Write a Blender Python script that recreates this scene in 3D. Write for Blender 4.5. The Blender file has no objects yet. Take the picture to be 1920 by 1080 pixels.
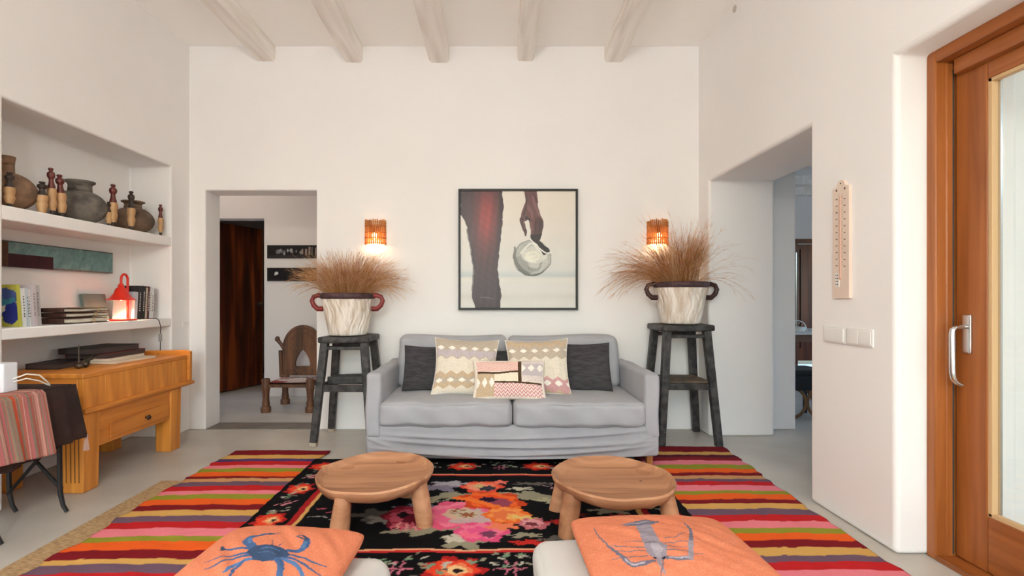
import bpy, bmesh, math, random
import numpy as np
from mathutils import Vector, Matrix, Euler, noise as mnoise

sc = bpy.context.scene
COL = sc.collection
R = math.radians
random.seed(7)
RNG = np.random.RandomState(11)

# ------------------------------------------------------------------ camera
EYE = 1.1
cd = bpy.data.cameras.new('camera'); cam = bpy.data.objects.new('camera', cd); COL.objects.link(cam)
cam.location = (0, 0, EYE); cam.rotation_euler = (R(90), 0, 0)
cd.sensor_width = 36; cd.lens = 18.0
cd.shift_x = 38/1920; cd.shift_y = 20/1920
cd.clip_start = 0.05
sc.camera = cam

# ------------------------------------------------------------------ world, sun, exposure
sc.view_settings.view_transform = 'Standard'
sc.view_settings.look = 'None'
sc.view_settings.gamma = 1.0
sc.view_settings.use_curve_mapping = False
sc.view_settings.exposure = 2.02
world = bpy.data.worlds.new('sky'); sc.world = world; world.use_nodes = True
wn = world.node_tree.nodes; wl = world.node_tree.links
bg = wn['Background']
sky = wn.new('ShaderNodeTexSky'); sky.sky_type = 'NISHITA'; sky.sun_disc = False
sky.sun_elevation = R(52); sky.sun_rotation = R(180); sky.air_density = 1.0; sky.dust_density = 3.0; sky.ozone_density = 1.0
hs = wn.new('ShaderNodeHueSaturation'); hs.inputs['Saturation'].default_value = 1.15
wl.new(sky.outputs[0], hs.inputs['Color']); tint = wn.new('ShaderNodeVectorMath'); tint.operation = 'MULTIPLY'; tint.inputs[1].default_value = (.92, 1.01, 1.02)
wl.new(hs.outputs[0], tint.inputs[0]); wl.new(tint.outputs[0], bg.inputs[0])
bg.inputs[1].default_value = 0.31
sd = bpy.data.lights.new('sun', 'SUN'); sun = bpy.data.objects.new('sun', sd); COL.objects.link(sun)
sd.energy = 2.3; sd.angle = R(1.5); sd.color = (.94, 1.0, 1.0)
sun.rotation_euler = Vector((.04, .50, -.86)).to_track_quat('-Z', 'Y').to_euler()
sun.location = (0, 0, 8)
pd = bpy.data.lights.new('room_fill_light', 'POINT'); pd.energy = 27; pd.color = (.98, .97, .93); pd.shadow_soft_size = .16  # added fill light behind the camera, no lamp there; evens out the walls
po = bpy.data.objects.new('room_fill_light', pd); COL.objects.link(po); po.location = (-.4, -.9, 2.35)
sc.cycles.max_bounces = 14
sc.cycles.diffuse_bounces = 10
sc.cycles.sample_clamp_indirect = 6.0

# ------------------------------------------------------------------ helpers
def lin(c):
    c = np.asarray(c, dtype=float) / 255.0
    return np.where(c <= .04045, c/12.92, ((c+.055)/1.055)**2.4)
def lc(r, g, b):
    v = lin((r, g, b)); return (float(v[0]), float(v[1]), float(v[2]), 1.0)
def PX(x, y, Y): return Vector(((x-922)/960*Y, Y, EYE-(y-560)/960*Y))
def PZ(x, y, z=0.0):
    Y = (EYE-z)*960/(y-560); return ((x-922)/960*Y, Y)

def mat(name, rgb, rough=.6, metal=0.0, var=0.0, vscale=6, bump=0.0, bscale=40, spec=.5, rgb2=None, stretch=(1,1,1), coord='Object', sheen=0.0, transl=0.0):
    m = bpy.data.materials.new(name); m.use_nodes = True
    nt = m.node_tree; N = nt.nodes; L = nt.links
    b = N['Principled BSDF']
    b.inputs['Base Color'].default_value = lc(*rgb); b.inputs['Roughness'].default_value = rough
    b.inputs['Metallic'].default_value = metal; b.inputs['Specular IOR Level'].default_value = spec
    if sheen: b.inputs['Sheen Weight'].default_value = sheen
    tc = N.new('ShaderNodeTexCoord'); mp = N.new('ShaderNodeMapping'); mp.inputs['Scale'].default_value = stretch
    L.new(tc.outputs[coord], mp.inputs['Vector'])
    if var > 0 or rgb2 is not None:
        n = N.new('ShaderNodeTexNoise'); n.inputs['Scale'].default_value = vscale; n.inputs['Detail'].default_value = 6
        L.new(mp.outputs[0], n.inputs['Vector'])
        r = N.new('ShaderNodeValToRGB')
        c2 = rgb2 if rgb2 is not None else tuple(max(0, c*(1-var)) for c in rgb)
        r.color_ramp.elements[0].position = .36; r.color_ramp.elements[0].color = lc(*c2)
        r.color_ramp.elements[1].position = .62; r.color_ramp.elements[1].color = lc(*rgb)
        L.new(n.outputs['Fac'], r.inputs[0]); L.new(r.outputs[0], b.inputs['Base Color'])
    if bump > 0:
        n2 = N.new('ShaderNodeTexNoise'); n2.inputs['Scale'].default_value = bscale; n2.inputs['Detail'].default_value = 5
        L.new(mp.outputs[0], n2.inputs['Vector'])
        bp = N.new('ShaderNodeBump'); bp.inputs['Strength'].default_value = bump; bp.inputs['Distance'].default_value = .01
        L.new(n2.outputs['Fac'], bp.inputs['Height']); L.new(bp.outputs[0], b.inputs['Normal'])
    if transl > 0:
        t = N.new('ShaderNodeBsdfTranslucent'); t.inputs[0].default_value = lc(*rgb)
        mx = N.new('ShaderNodeMixShader'); mx.inputs[0].default_value = transl
        L.new(b.outputs[0], mx.inputs[1]); L.new(t.outputs[0], mx.inputs[2]); L.new(mx.outputs[0], N['Material Output'].inputs[0])
    return m

def wood(name, c1, c2, axis='Y', scale=3.0, rough=.5, ring=7.0, bump=.15, c3=None):
    m = bpy.data.materials.new(name); m.use_nodes = True
    nt = m.node_tree; N = nt.nodes; L = nt.links; b = N['Principled BSDF']
    b.inputs['Roughness'].default_value = rough
    st = [ring, ring, ring]; st['XYZ'.index(axis)] = .55
    tc = N.new('ShaderNodeTexCoord'); mp = N.new('ShaderNodeMapping'); mp.inputs['Scale'].default_value = st
    L.new(tc.outputs['Object'], mp.inputs['Vector'])
    n = N.new('ShaderNodeTexNoise'); n.inputs['Scale'].default_value = scale; n.inputs['Detail'].default_value = 8; n.inputs['Distortion'].default_value = .6
    L.new(mp.outputs[0], n.inputs['Vector'])
    r = N.new('ShaderNodeValToRGB'); e = r.color_ramp.elements
    e[0].position = .33; e[0].color = lc(*c2); e[1].position = .66; e[1].color = lc(*c1)
    if c3:
        x = e.new(.5); x.color = lc(*c3)
    L.new(n.outputs['Fac'], r.inputs[0])
    L.new(r.outputs[0], b.inputs['Base Color'])
    bp = N.new('ShaderNodeBump'); bp.inputs['Strength'].default_value = bump; bp.inputs['Distance'].default_value = .005
    L.new(n.outputs['Fac'], bp.inputs['Height']); L.new(bp.outputs[0], b.inputs['Normal'])
    return m

def colmat(name, rough=.9, bump=.2, bscale=300, stretch=(1,1,1), spec=.3, sheen=0.0, lo=.82, hi=1.1):
    m = bpy.data.materials.new(name); m.use_nodes = True
    nt = m.node_tree; N = nt.nodes; L = nt.links; b = N['Principled BSDF']
    b.inputs['Roughness'].default_value = rough; b.inputs['Specular IOR Level'].default_value = spec
    if sheen: b.inputs['Sheen Weight'].default_value = sheen
    a = N.new('ShaderNodeAttribute'); a.attribute_name = 'Col'
    tc = N.new('ShaderNodeTexCoord'); mp = N.new('ShaderNodeMapping'); mp.inputs['Scale'].default_value = stretch
    L.new(tc.outputs['Object'], mp.inputs['Vector'])
    n = N.new('ShaderNodeTexNoise'); n.inputs['Scale'].default_value = bscale; n.inputs['Detail'].default_value = 3
    L.new(mp.outputs[0], n.inputs['Vector'])
    mr = N.new('ShaderNodeMapRange'); mr.inputs[1].default_value = .3; mr.inputs[2].default_value = .7; mr.inputs[3].default_value = lo; mr.inputs[4].default_value = hi
    L.new(n.outputs['Fac'], mr.inputs[0])
    vm = N.new('ShaderNodeVectorMath'); vm.operation = 'SCALE'
    L.new(a.outputs['Color'], vm.inputs[0]); L.new(mr.outputs[0], vm.inputs['Scale'])
    L.new(vm.outputs[0], b.inputs['Base Color'])
    bp = N.new('ShaderNodeBump'); bp.inputs['Strength'].default_value = bump; bp.inputs['Distance'].default_value = .003
    L.new(n.outputs['Fac'], bp.inputs['Height']); L.new(bp.outputs[0], b.inputs['Normal'])
    return m

def glassmat(name, refl=.07):
    m = bpy.data.materials.new(name); m.use_nodes = True
    nt = m.node_tree; N = nt.nodes; L = nt.links
    N.remove(N['Principled BSDF'])
    t = N.new('ShaderNodeBsdfTransparent'); g = N.new('ShaderNodeBsdfGlossy'); g.inputs['Roughness'].default_value = .02
    t.inputs[0].default_value = (.97, .985, .98, 1)
    mx = N.new('ShaderNodeMixShader'); mx.inputs[0].default_value = .04
    L.new(t.outputs[0], mx.inputs[1]); L.new(g.outputs[0], mx.inputs[2]); L.new(mx.outputs[0], N['Material Output'].inputs[0])
    return m

def emit(name, rgb, s):
    m = bpy.data.materials.new(name); m.use_nodes = True
    b = m.node_tree.nodes['Principled BSDF']
    b.inputs['Emission Color'].default_value = lc(*rgb); b.inputs['Emission Strength'].default_value = s
    b.inputs['Base Color'].default_value = lc(*rgb)
    return m

WLOC = {}
def wloc(o):
    if o is None: return Vector((0, 0, 0))
    return WLOC.get(o.name, Vector(o.location))

def tag(o, label=None, cat=None, group=None, kind=None):
    if label: o['label'] = label
    if cat: o['category'] = cat
    if group: o['group'] = group
    if kind: o['kind'] = kind
    return o
def thing(name, label, cat, loc=(0,0,0), rz=0.0, group=None, kind=None):
    o = bpy.data.objects.new(name, None); COL.objects.link(o); o.location = loc; o.rotation_euler = (0, 0, rz)
    o.empty_display_size = .05
    WLOC[o.name] = Vector(loc)
    return tag(o, label, cat, group, kind)

class MB:
    """collects shapes, then links them as one mesh object"""
    def __init__(s): s.v = []; s.f = []; s.mi = []; s.cur = 0; s.col = None
    def add(s, vs, fs):
        b = len(s.v); s.v.extend([tuple(p) for p in vs]); s.f.extend([tuple(i+b for i in f) for f in fs]); s.mi.extend([s.cur]*len(fs)); return s
    def box(s, lo, hi):
        x0,y0,z0 = lo; x1,y1,z1 = hi
        return s.add([(x0,y0,z0),(x1,y0,z0),(x1,y1,z0),(x0,y1,z0),(x0,y0,z1),(x1,y0,z1),(x1,y1,z1),(x0,y1,z1)],
                     [(0,3,2,1),(4,5,6,7),(0,1,5,4),(1,2,6,5),(2,3,7,6),(3,0,4,7)])
    def beam(s, p0, p1, w0, d0, w1=None, d1=None, up=(0,1,0)):
        """tapered rectangular bar from p0 to p1"""
        w1 = w0 if w1 is None else w1; d1 = d0 if d1 is None else d1
        p0 = Vector(p0); p1 = Vector(p1); a = (p1-p0).normalized(); u = Vector(up)
        sx = u.cross(a); 
        if sx.length < 1e-4: sx = Vector((1,0,0)).cross(a)
        sx.normalize(); sy = a.cross(sx)
        vs = []
        for p, w, d in ((p0,w0,d0),(p1,w1,d1)):
            for i, j in ((-1,-1),(1,-1),(1,1),(-1,1)): vs.append(p+sx*(i*w/2)+sy*(j*d/2))
        return s.add(vs, [(0,3,2,1),(4,5,6,7),(0,1,5,4),(1,2,6,5),(2,3,7,6),(3,0,4,7)])
    def tube(s, pts, r, n=10, cap=True):
        pts = [Vector(p) for p in pts]; m = len(pts)
        rs = r if isinstance(r, (list, tuple)) else [r]*m
        t = [(pts[min(i+1,m-1)]-pts[max(i-1,0)]).normalized() for i in range(m)]
        ref = Vector((0,0,1)) if abs(t[0].z) < .9 else Vector((1,0,0))
        x = ref.cross(t[0]).normalized(); vs = []
        for i in range(m):
            x = (x - t[i]*x.dot(t[i])).normalized(); y = t[i].cross(x)
            for k in range(n):
                a = 2*math.pi*k/n; vs.append(pts[i]+(x*math.cos(a)+y*math.sin(a))*rs[i])
        fs = [(i*n+k, i*n+(k+1)%n, (i+1)*n+(k+1)%n, (i+1)*n+k) for i in range(m-1) for k in range(n)]
        if cap: fs += [tuple(range(n-1,-1,-1)), tuple((m-1)*n+k for k in range(n))]
        return s.add(vs, fs)
    def lathe(s, prof, c=(0,0,0), n=32, wob=None, sx=1, sy=1):
        vs = []; m = len(prof)
        for i, (r, z) in enumerate(prof):
            for k in range(n):
                a = 2*math.pi*k/n; rr = r*(1 if wob is None else wob(a, z))
                vs.append((c[0]+rr*math.cos(a)*sx, c[1]+rr*math.sin(a)*sy, c[2]+z))
        fs = [(i*n+k, i*n+(k+1)%n, (i+1)*n+(k+1)%n, (i+1)*n+k) for i in range(m-1) for k in range(n)]
        if prof[0][0] > 1e-6: fs.append(tuple(range(n-1,-1,-1)))
        if prof[-1][0] > 1e-6: fs.append(tuple((m-1)*n+k for k in range(n)))
        return s.add(vs, fs)
    def prism(s, poly, plane, a, b):
        """2D polygon in plane 'xz','xy','yz' extruded along the third axis from a to b"""
        def P(p, t):
            return {'xz': (p[0], t, p[1]), 'xy': (p[0], p[1], t), 'yz': (t, p[0], p[1])}[plane]
        n = len(poly); vs = [P(p, a) for p in poly]+[P(p, b) for p in poly]
        fs = [tuple(range(n)), tuple(range(2*n-1, n-1, -1))]+[(i, i+n, (i+1)%n+n, (i+1)%n) for i in range(n)]
        return s.add(vs, fs)
    def sphere(s, c, r, n=16, m=10):
        rx, ry, rz = r if isinstance(r, (tuple, list)) else (r, r, r)
        prof = [(math.sin(math.pi*i/m), -math.cos(math.pi*i/m)) for i in range(m+1)]
        vs = []; 
        for (q, z) in prof:
            for k in range(n):
                a = 2*math.pi*k/n; vs.append((c[0]+rx*q*math.cos(a), c[1]+ry*q*math.sin(a), c[2]+rz*z))
        fs = [(i*n+k, i*n+(k+1)%n, (i+1)*n+(k+1)%n, (i+1)*n+k) for i in range(m) for k in range(n)]
        return s.add(vs, fs)
    def soft(s, lo, hi, r=.03, puff=(0,0,0), n=18, disp=None):
        """rounded, optionally puffed box made of six grids"""
        lo = Vector(lo); hi = Vector(hi); c = (lo+hi)/2; h = (hi-lo)/2
        def pt(q):
            inner = Vector([max(-h[i]+r, min(h[i]-r, q[i]*h[i])) for i in range(3)])
            d = Vector([q[i]*h[i]-inner[i] for i in range(3)])
            if d.length > 1e-9: d = d.normalized()*r
            p = inner+d
            for i in range(3):
                j, k = (i+1)%3, (i+2)%3
                w = (1-q[j]**2)*(1-q[k]**2)
                if abs(q[i]) > .999: p[i] += math.copysign(puff[i]*w**.6, q[i])
            return p+c
        # param spacing concentrated at edges
        us = [math.copysign(1-(1-abs(t))**1.6, t) for t in np.linspace(-1, 1, n+1)]
        for ax in range(3):
            for sg in (-1, 1):
                vs = []
                for a in us:
                    for b in us:
                        q = [0,0,0]; q[ax] = sg; q[(ax+1)%3] = a; q[(ax+2)%3] = b
                        p = pt(q)
                        if disp: p = Vector(disp(p, ax, sg))
                        vs.append(p)
                fs = []
                for i in range(n):
                    for j in range(n):
                        k = i*(n+1)+j; f = (k, k+n+1, k+n+2, k+1)
                        fs.append(f if sg > 0 else f[::-1])
                s.add(vs, fs)
        return s
    def build(s, name, m, parent=None, world=True, smooth=True, angle=40, bevel=0, seg=2, merge=True, origin=None, recalc=True):
        me = bpy.data.meshes.new(name)
        pl = wloc(parent)
        if world:
            if parent is None or parent.type != 'EMPTY' or True:
                if origin is None:
                    xs = [p[0] for p in s.v]; ys = [p[1] for p in s.v]; zs = [p[2] for p in s.v]
                    org = Vector(((min(xs)+max(xs))/2, (min(ys)+max(ys))/2, min(zs)))
                else: org = Vector(origin)
        else: org = Vector((0,0,0)); pl = Vector((0,0,0))
        me.from_pydata([(p[0]-org.x, p[1]-org.y, p[2]-org.z) for p in s.v], [], s.f)
        mats = m if isinstance(m, (list, tuple)) else [m]
        for q in mats: me.materials.append(q)
        if len(mats) > 1: me.polygons.foreach_set('material_index', s.mi)
        if s.col is not None:
            ca = me.color_attributes.new('Col', 'FLOAT_COLOR', 'POINT')
            ca.data.foreach_set('color', np.asarray(s.col, dtype=np.float32).ravel())
        bm = bmesh.new(); bm.from_mesh(me)
        if merge: bmesh.ops.remove_doubles(bm, verts=bm.verts, dist=1e-5)
        if recalc: bmesh.ops.recalc_face_normals(bm, faces=bm.faces)
        bm.to_mesh(me); bm.free()
        if smooth:
            me.polygons.foreach_set('use_smooth', [True]*len(me.polygons)); me.set_sharp_from_angle(angle=R(angle))
        me.update()
        o = bpy.data.objects.new(name, me); COL.objects.link(o)
        o.location = org-pl; WLOC[o.name] = org if world else Vector((0,0,0))
        if parent is not None: o.parent = parent
        if bevel:
            b = o.modifiers.new('edge', 'BEVEL'); b.width = bevel; b.segments = seg; b.limit_method = 'ANGLE'; b.angle_limit = R(35)
        return o

def voxel(name, xs, ys, zs, empty, m, bevel=.012, kind='structure', parent=None):
    """solid wall on a 3D grid of cells, minus the empty cells"""
    nx, ny, nz = len(xs)-1, len(ys)-1, len(zs)-1
    S = np.ones((nx+2, ny+2, nz+2), bool); S[0]=S[-1]=False; S[:,0]=S[:,-1]=False; S[:,:,0]=S[:,:,-1]=False
    for (i, j, k) in empty: S[i+1, j+1, k+1] = False
    b = MB()
    for i in range(nx):
        for j in range(ny):
            for k in range(nz):
                if not S[i+1,j+1,k+1]: continue
                x0,x1,y0,y1,z0,z1 = xs[i],xs[i+1],ys[j],ys[j+1],zs[k],zs[k+1]
                if not S[i,j+1,k+1]: b.add([(x0,y0,z0),(x0,y0,z1),(x0,y1,z1),(x0,y1,z0)], [(0,1,2,3)])
                if not S[i+2,j+1,k+1]: b.add([(x1,y0,z0),(x1,y1,z0),(x1,y1,z1),(x1,y0,z1)], [(0,1,2,3)])
                if not S[i+1,j,k+1]: b.add([(x0,y0,z0),(x1,y0,z0),(x1,y0,z1),(x0,y0,z1)], [(0,1,2,3)])
                if not S[i+1,j+2,k+1]: b.add([(x0,y1,z0),(x0,y1,z1),(x1,y1,z1),(x1,y1,z0)], [(0,1,2,3)])
                if not S[i+1,j+1,k]: b.add([(x0,y0,z0),(x0,y1,z0),(x1,y1,z0),(x1,y0,z0)], [(0,1,2,3)])
                if not S[i+1,j+1,k+2]: b.add([(x0,y0,z1),(x1,y0,z1),(x1,y1,z1),(x0,y1,z1)], [(0,1,2,3)])
    o = b.build(name, m, parent, bevel=bevel, seg=4, angle=30, origin=(0,0,0))
    if bevel: o.modifiers.new('wn', 'WEIGHTED_NORMAL').keep_sharp = True
    if kind: o['kind'] = kind
    return o

class Art:
    """flat pattern drawn on a grid of cells, later stored on the cloth itself"""
    def __init__(s, u0, u1, v0, v1, nu, nv, base, jit=0.0, jf=30.0):
        s.u = np.linspace(u0, u1, nu); s.v = np.linspace(v0, v1, nv)
        s.U, s.V = np.meshgrid(s.u, s.v)
        s.U0, s.V0 = s.U.copy(), s.V.copy()
        if jit:
            s.U = s.U + jit*(np.sin(s.V*jf*2.3+np.sin(s.U*jf)*2)+.6*np.sin(s.V*jf*5.1+s.U*jf*1.7))
            s.V = s.V + jit*(np.sin(s.U*jf*1.9+np.sin(s.V*jf*1.3)*2)+.6*np.sin(s.U*jf*4.3-s.V*jf*2.2))
        s.C = np.zeros(s.U.shape+(3,)); s.C[:] = base
    def fill(s, mask, c, a=1.0): s.C[mask] = s.C[mask]*(1-a)+np.array(c, float)*a
    def poly(s, pts, c, a=1.0):
        inside = np.zeros(s.U.shape, bool); n = len(pts)
        for i in range(n):
            x0, y0 = pts[i]; x1, y1 = pts[(i+1)%n]
            if y0 == y1: continue
            cond = ((s.V >= min(y0,y1)) & (s.V < max(y0,y1)))
            xi = x0+(s.V-y0)*(x1-x0)/(y1-y0)
            inside ^= cond & (s.U < xi)
        s.fill(inside, c, a); return inside
    def ell(s, cx, cy, rx, ry, c, a=1.0, rot=0.0, lobes=0, amp=0.0, ph=0.0):
        dx, dy = s.U-cx, s.V-cy
        if rot: dx, dy = dx*math.cos(rot)+dy*math.sin(rot), -dx*math.sin(rot)+dy*math.cos(rot)
        q = np.sqrt((dx/rx)**2+(dy/ry)**2)
        lim = 1.0
        if lobes: lim = 1+amp*np.cos(lobes*np.arctan2(dy/ry, dx/rx)+ph)
        m = q < lim; s.fill(m, c, a); return m
    def stroke(s, pts, w, c, a=1.0, smooth=True):
        pts = [np.array(p, float) for p in pts]; ws = list(w) if hasattr(w, '__len__') else [w]*len(pts)
        if smooth and len(pts) > 2:
            q = []; qw = []
            for i in range(len(pts)-1):
                p0 = pts[max(i-1,0)]; p1 = pts[i]; p2 = pts[i+1]; p3 = pts[min(i+2,len(pts)-1)]
                for t in np.linspace(0, 1, 7)[:-1]:
                    q.append(.5*((2*p1)+(-p0+p2)*t+(2*p0-5*p1+4*p2-p3)*t*t+(-p0+3*p1-3*p2+p3)*t**3)); qw.append(ws[i]*(1-t)+ws[i+1]*t)
            q.append(pts[-1]); qw.append(ws[-1]); pts, ws = q, qw
        M = np.zeros(s.U.shape, bool)
        for i in range(len(pts)-1):
            p, r = pts[i], pts[i+1]; d = r-p; L2 = max(d@d, 1e-12)
            t = np.clip(((s.U-p[0])*d[0]+(s.V-p[1])*d[1])/L2, 0, 1)
            dist = np.hypot(s.U-p[0]-t*d[0], s.V-p[1]-t*d[1])
            M |= dist < (ws[i]*(1-t)+ws[i+1]*t)/2
        s.fill(M, c, a); return M
    def rgba(s):
        c = lin(s.C); return np.concatenate([c, np.ones(c.shape[:2]+(1,))], 2)

def sheet(art, f, thick=0.0, flip=False):
    """grid mesh of an Art: f(u,v)->xyz"""
    b = MB(); nv, nu = art.U0.shape
    U, V = art.U0, art.V0
    pts = f(U, V)
    top = pts.reshape(-1, 3)
    idx = np.arange(nu*nv).reshape(nv, nu)
    a, bb, c, d = idx[:-1,:-1].ravel(), idx[:-1,1:].ravel(), idx[1:,1:].ravel(), idx[1:,:-1].ravel()
    faces = np.stack([a, bb, c, d], 1)
    b.v = [tuple(p) for p in top]; b.f = [tuple(int(i) for i in q) for q in faces]; b.mi = [0]*len(b.f)
    b.col = art.rgba().reshape(-1, 4)
    return b

def fnoise(U, V, f=3.0, seed=0):
    r = np.random.RandomState(seed); out = np.zeros_like(U)
    for k in range(6):
        a, bq, p, q = r.uniform(-1, 1, 4); out += np.sin(U*f*(1+k*.6)*a*2+V*f*(1+k*.5)*bq*2+p*6+q*3)/(1+k*.5)
    return out/2.5

def pillow(name, w, h, t, m, art=None, n=60, pin=.06, seed=0, wr=.004, parent=None, power=.42, rnd=0.0):
    """cushion lying in local XY, +Z is its front; art is sampled over u,v in -1..1"""
    b = MB()
    if art is not None: nv, nu = art.U.shape
    else: nu = nv = n
    us = np.linspace(-1, 1, nu); vs = np.linspace(-1, 1, nv)
    U, V = np.meshgrid(us, vs)
    ed = ((1-U**4)*(1-V**4)).clip(0)
    Z = t/2*(((1-U**2)*(1-V**2)).clip(0))**power
    X = w/2*U*(1-pin*(1-V**2)); Yc = h/2*V*(1-pin*(1-U**2))
    q_ = 1-rnd*(np.abs(U)*np.abs(V))**5; X = X*q_; Yc = Yc*q_
    Zf = Z + wr*ed*fnoise(U*2.2, V*2.2, 2.0, seed)
    top = np.stack([X, Yc, Zf], -1).reshape(-1, 3); bot = np.stack([X, Yc, -Z*.9], -1).reshape(-1, 3)
    N = nu*nv; idx = np.arange(N).reshape(nv, nu)
    q = np.stack([idx[:-1,:-1].ravel(), idx[:-1,1:].ravel(), idx[1:,1:].ravel(), idx[1:,:-1].ravel()], 1)
    b.v = [tuple(p) for p in np.concatenate([top, bot])]
    b.f = [tuple(int(i) for i in f) for f in q]+[tuple(int(i)+N for i in f[::-1]) for f in q]
    b.mi = [0]*len(b.f)
    if art is not None:
        c = art.rgba().reshape(-1, 4); b.col = np.concatenate([c, c])
    return b.build(name, m, parent, world=False, recalc=False, merge=False, angle=180)

def copy_tree(o, parent=None):
    c = o.copy(); COL.objects.link(c)
    if parent is not None: c.parent = parent
    for ch in list(o.children): copy_tree(ch, c)
    return c

# ------------------------------------------------------------------ materials
M = {}
M['plaster'] = mat('white_plaster', (240,238,236), .92, bump=.10, bscale=4, spec=.2, var=.01, vscale=1.5)
M['ceiling'] = mat('white_ceiling', (249,247,244), .95, bump=.08, bscale=4, spec=.1)
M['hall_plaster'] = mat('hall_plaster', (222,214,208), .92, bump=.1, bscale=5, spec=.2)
M['concrete'] = mat('polished_concrete', (200,194,184), .38, rgb2=(184,178,168), vscale=2.2, bump=.03, bscale=9, spec=.35)
M['slab_dark'] = mat('grey_threshold', (128,120,110), .5, var=.12, vscale=8)
M['beam'] = wood('whitewashed_beam', (246,241,235), (226,219,211), 'Y', 2.2, .85, 5, .5)
M['frame_wood'] = wood('door_wood', (170,100,46), (138,76,30), 'Z', 2.0, .38, 10, .05)
M['frame_wood_y'] = wood('door_wood_rail', (168,98,46), (134,73,29), 'Y', 2.0, .38, 10, .05)
M['steel'] = mat('brushed_steel', (205,205,205), .25, 1.0)
M['glass'] = glassmat('clear_glass')
M['bead'] = mat('pale_glazing_bead', (205,170,125), .5)
M['seal'] = mat('dark_seal', (50,45,42), .6)
M['black'] = mat('black_paint', (26,24,23), .5)
M['patio'] = mat('patio_render', (244,243,238), .95, bump=.2, bscale=20)
M['paving'] = mat('patio_paving', (205,203,200), .9, var=.1, vscale=3)
M['hall_door'] = wood('dark_hardwood', (146,72,28), (52,22,10), 'Z', 1.6, .3, 7, .05, c3=(88,38,16))
M['kitchen_wood'] = wood('kitchen_wood', (122,62,30), (80,38,18), 'Z', 2, .4, 8, .05)

# ------------------------------------------------------------------ room shell
XL, XR, YB, HC = -2.536, 1.735, 4.293, 3.215
b = MB(); b.box((-5.0,-4.7,-.12), (6.8,8.6,0)); b.build('floor', M['concrete'], smooth=False)['kind'] = 'structure'
# left wall with its masonry niche
voxel('wall_left', [-3.12,-2.86,XL], [-4.7,2.658,4.05,4.5], [0,2.145,3.4], [(1,1,0)], M['plaster'], .014)
for z0, z1 in ((.883,.945), (1.513,1.588)):
    b = MB(); b.box((-2.87,2.65,z0), (XL-.002,4.06,z1)); b.build('built_in_shelf', M['plaster'], bevel=.008, seg=3)['kind'] = 'structure'
# back wall with hallway opening
voxel('wall_back', [-2.9,-2.401,-1.471,2.55], [YB,4.529], [0,2.008,3.4], [(1,0,0)], M['plaster'], .012)
# right wall with kitchen opening and terrace door opening
voxel('wall_right', [XR,2.26], [-4.7,-.75,2.197,2.79,4.09,4.4], [0,2.04,2.143,3.4], [(0,1,0),(0,1,1),(0,3,0)], M['plaster'], .022)
# unseen rear wall, its wide window opening added for daylight
voxel('wall_rear', [-3.0,-2.42,1.62,2.2], [-4.7,-4.5], [0,2.85,3.4], [(1,0,0)], M['plaster'], 0)
b = MB(); b.box((-3.1,-4.7,HC), (2.26,4.45,HC+.2)); b.build('ceiling', M['ceiling'], smooth=False)['kind'] = 'structure'
# beams
def ceiling_beam(xc, w, h, seed, tilt=0):
    r = np.random.RandomState(seed); b = MB(); ys = np.linspace(-4.5, YB+.05, 64); vs = []; fs = []
    prof = [(-.5,1.15),(-.5,.14),(-.40,0),(.40,0),(.5,.14),(.5,1.15)]; n = len(prof)
    for i, y in enumerate(ys):
        dx = .012*math.sin(y*1.7+seed)+r.uniform(-.004,.004); dz = .008*math.sin(y*2.3+seed*2)+r.uniform(-.003,.003); ww = w*(1+.07*math.sin(y*2.9+seed))
        for (px, pz) in prof: vs.append((xc+dx+px*ww+r.uniform(-.003,.003), y, HC-h+dz+pz*h+r.uniform(-.002,.002)))
    for i in range(len(ys)-1):
        for k in range(n): fs.append((i*n+k, i*n+(k+1)%n, (i+1)*n+(k+1)%n, (i+1)*n+k))
    fs.append(tuple(range(n))); fs.append(tuple((len(ys)-1)*n+k for k in range(n)))
    b.add(vs, fs); o = b.build('ceiling_beam', M['beam'], angle=30); o['kind'] = 'structure'
for i, (xc, w) in enumerate(((-1.89,.145),(-1.15,.15),(-.43,.165),(.285,.15),(1.015,.165))): ceiling_beam(xc, w, .132, i+2)
# unseen rear window, added behind the camera to let daylight in
w = thing('added_window', None, None, (-.4,-4.6,0), kind='structure')
b = MB()
for x in (-2.42, -1.09, .24, 1.57): b.box((x,-4.64,0), (x+.05,-4.56,2.85))
b.box((-2.42,-4.64,2.8), (1.62,-4.56,2.85)); b.box((-2.42,-4.64,0), (1.62,-4.56,.05)); b.build('window_frame', M['frame_wood'], w)
b = MB(); b.box((-2.42,-4.603,0.02), (1.62,-4.597,2.83)); b.build('pane', M['glass'], w)

# outside
b = MB(); b.box((-14,-16,-.2), (-5.0,9,-.13)); b.box((-5.0,-16,-.2), (14,-4.7,-.02)); b.box((2.26,-4.7,-.2), (14,2.2,-.005)); b.build('terrace_ground', M['paving'], smooth=False)['kind'] = 'structure'
b = MB(); b.box((4.7,-6,-.1), (4.95,2.25,2.3)); b.build('wall_terrace', M['patio'], smooth=False)['kind'] = 'structure'
b = MB(); b.box((2.26,-7.5,2.55), (4.95,2.25,2.7)); b.build('sky_blocker_slab', M['patio'], smooth=False)['kind'] = 'structure'  # unseen slab added to cut sky light at the terrace door
b = MB(); b.box((2.26,2.25,0), (6.6,2.45,3.2)); b.build('wall_kitchen_side', M['plaster'], smooth=False)['kind'] = 'structure'

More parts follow.
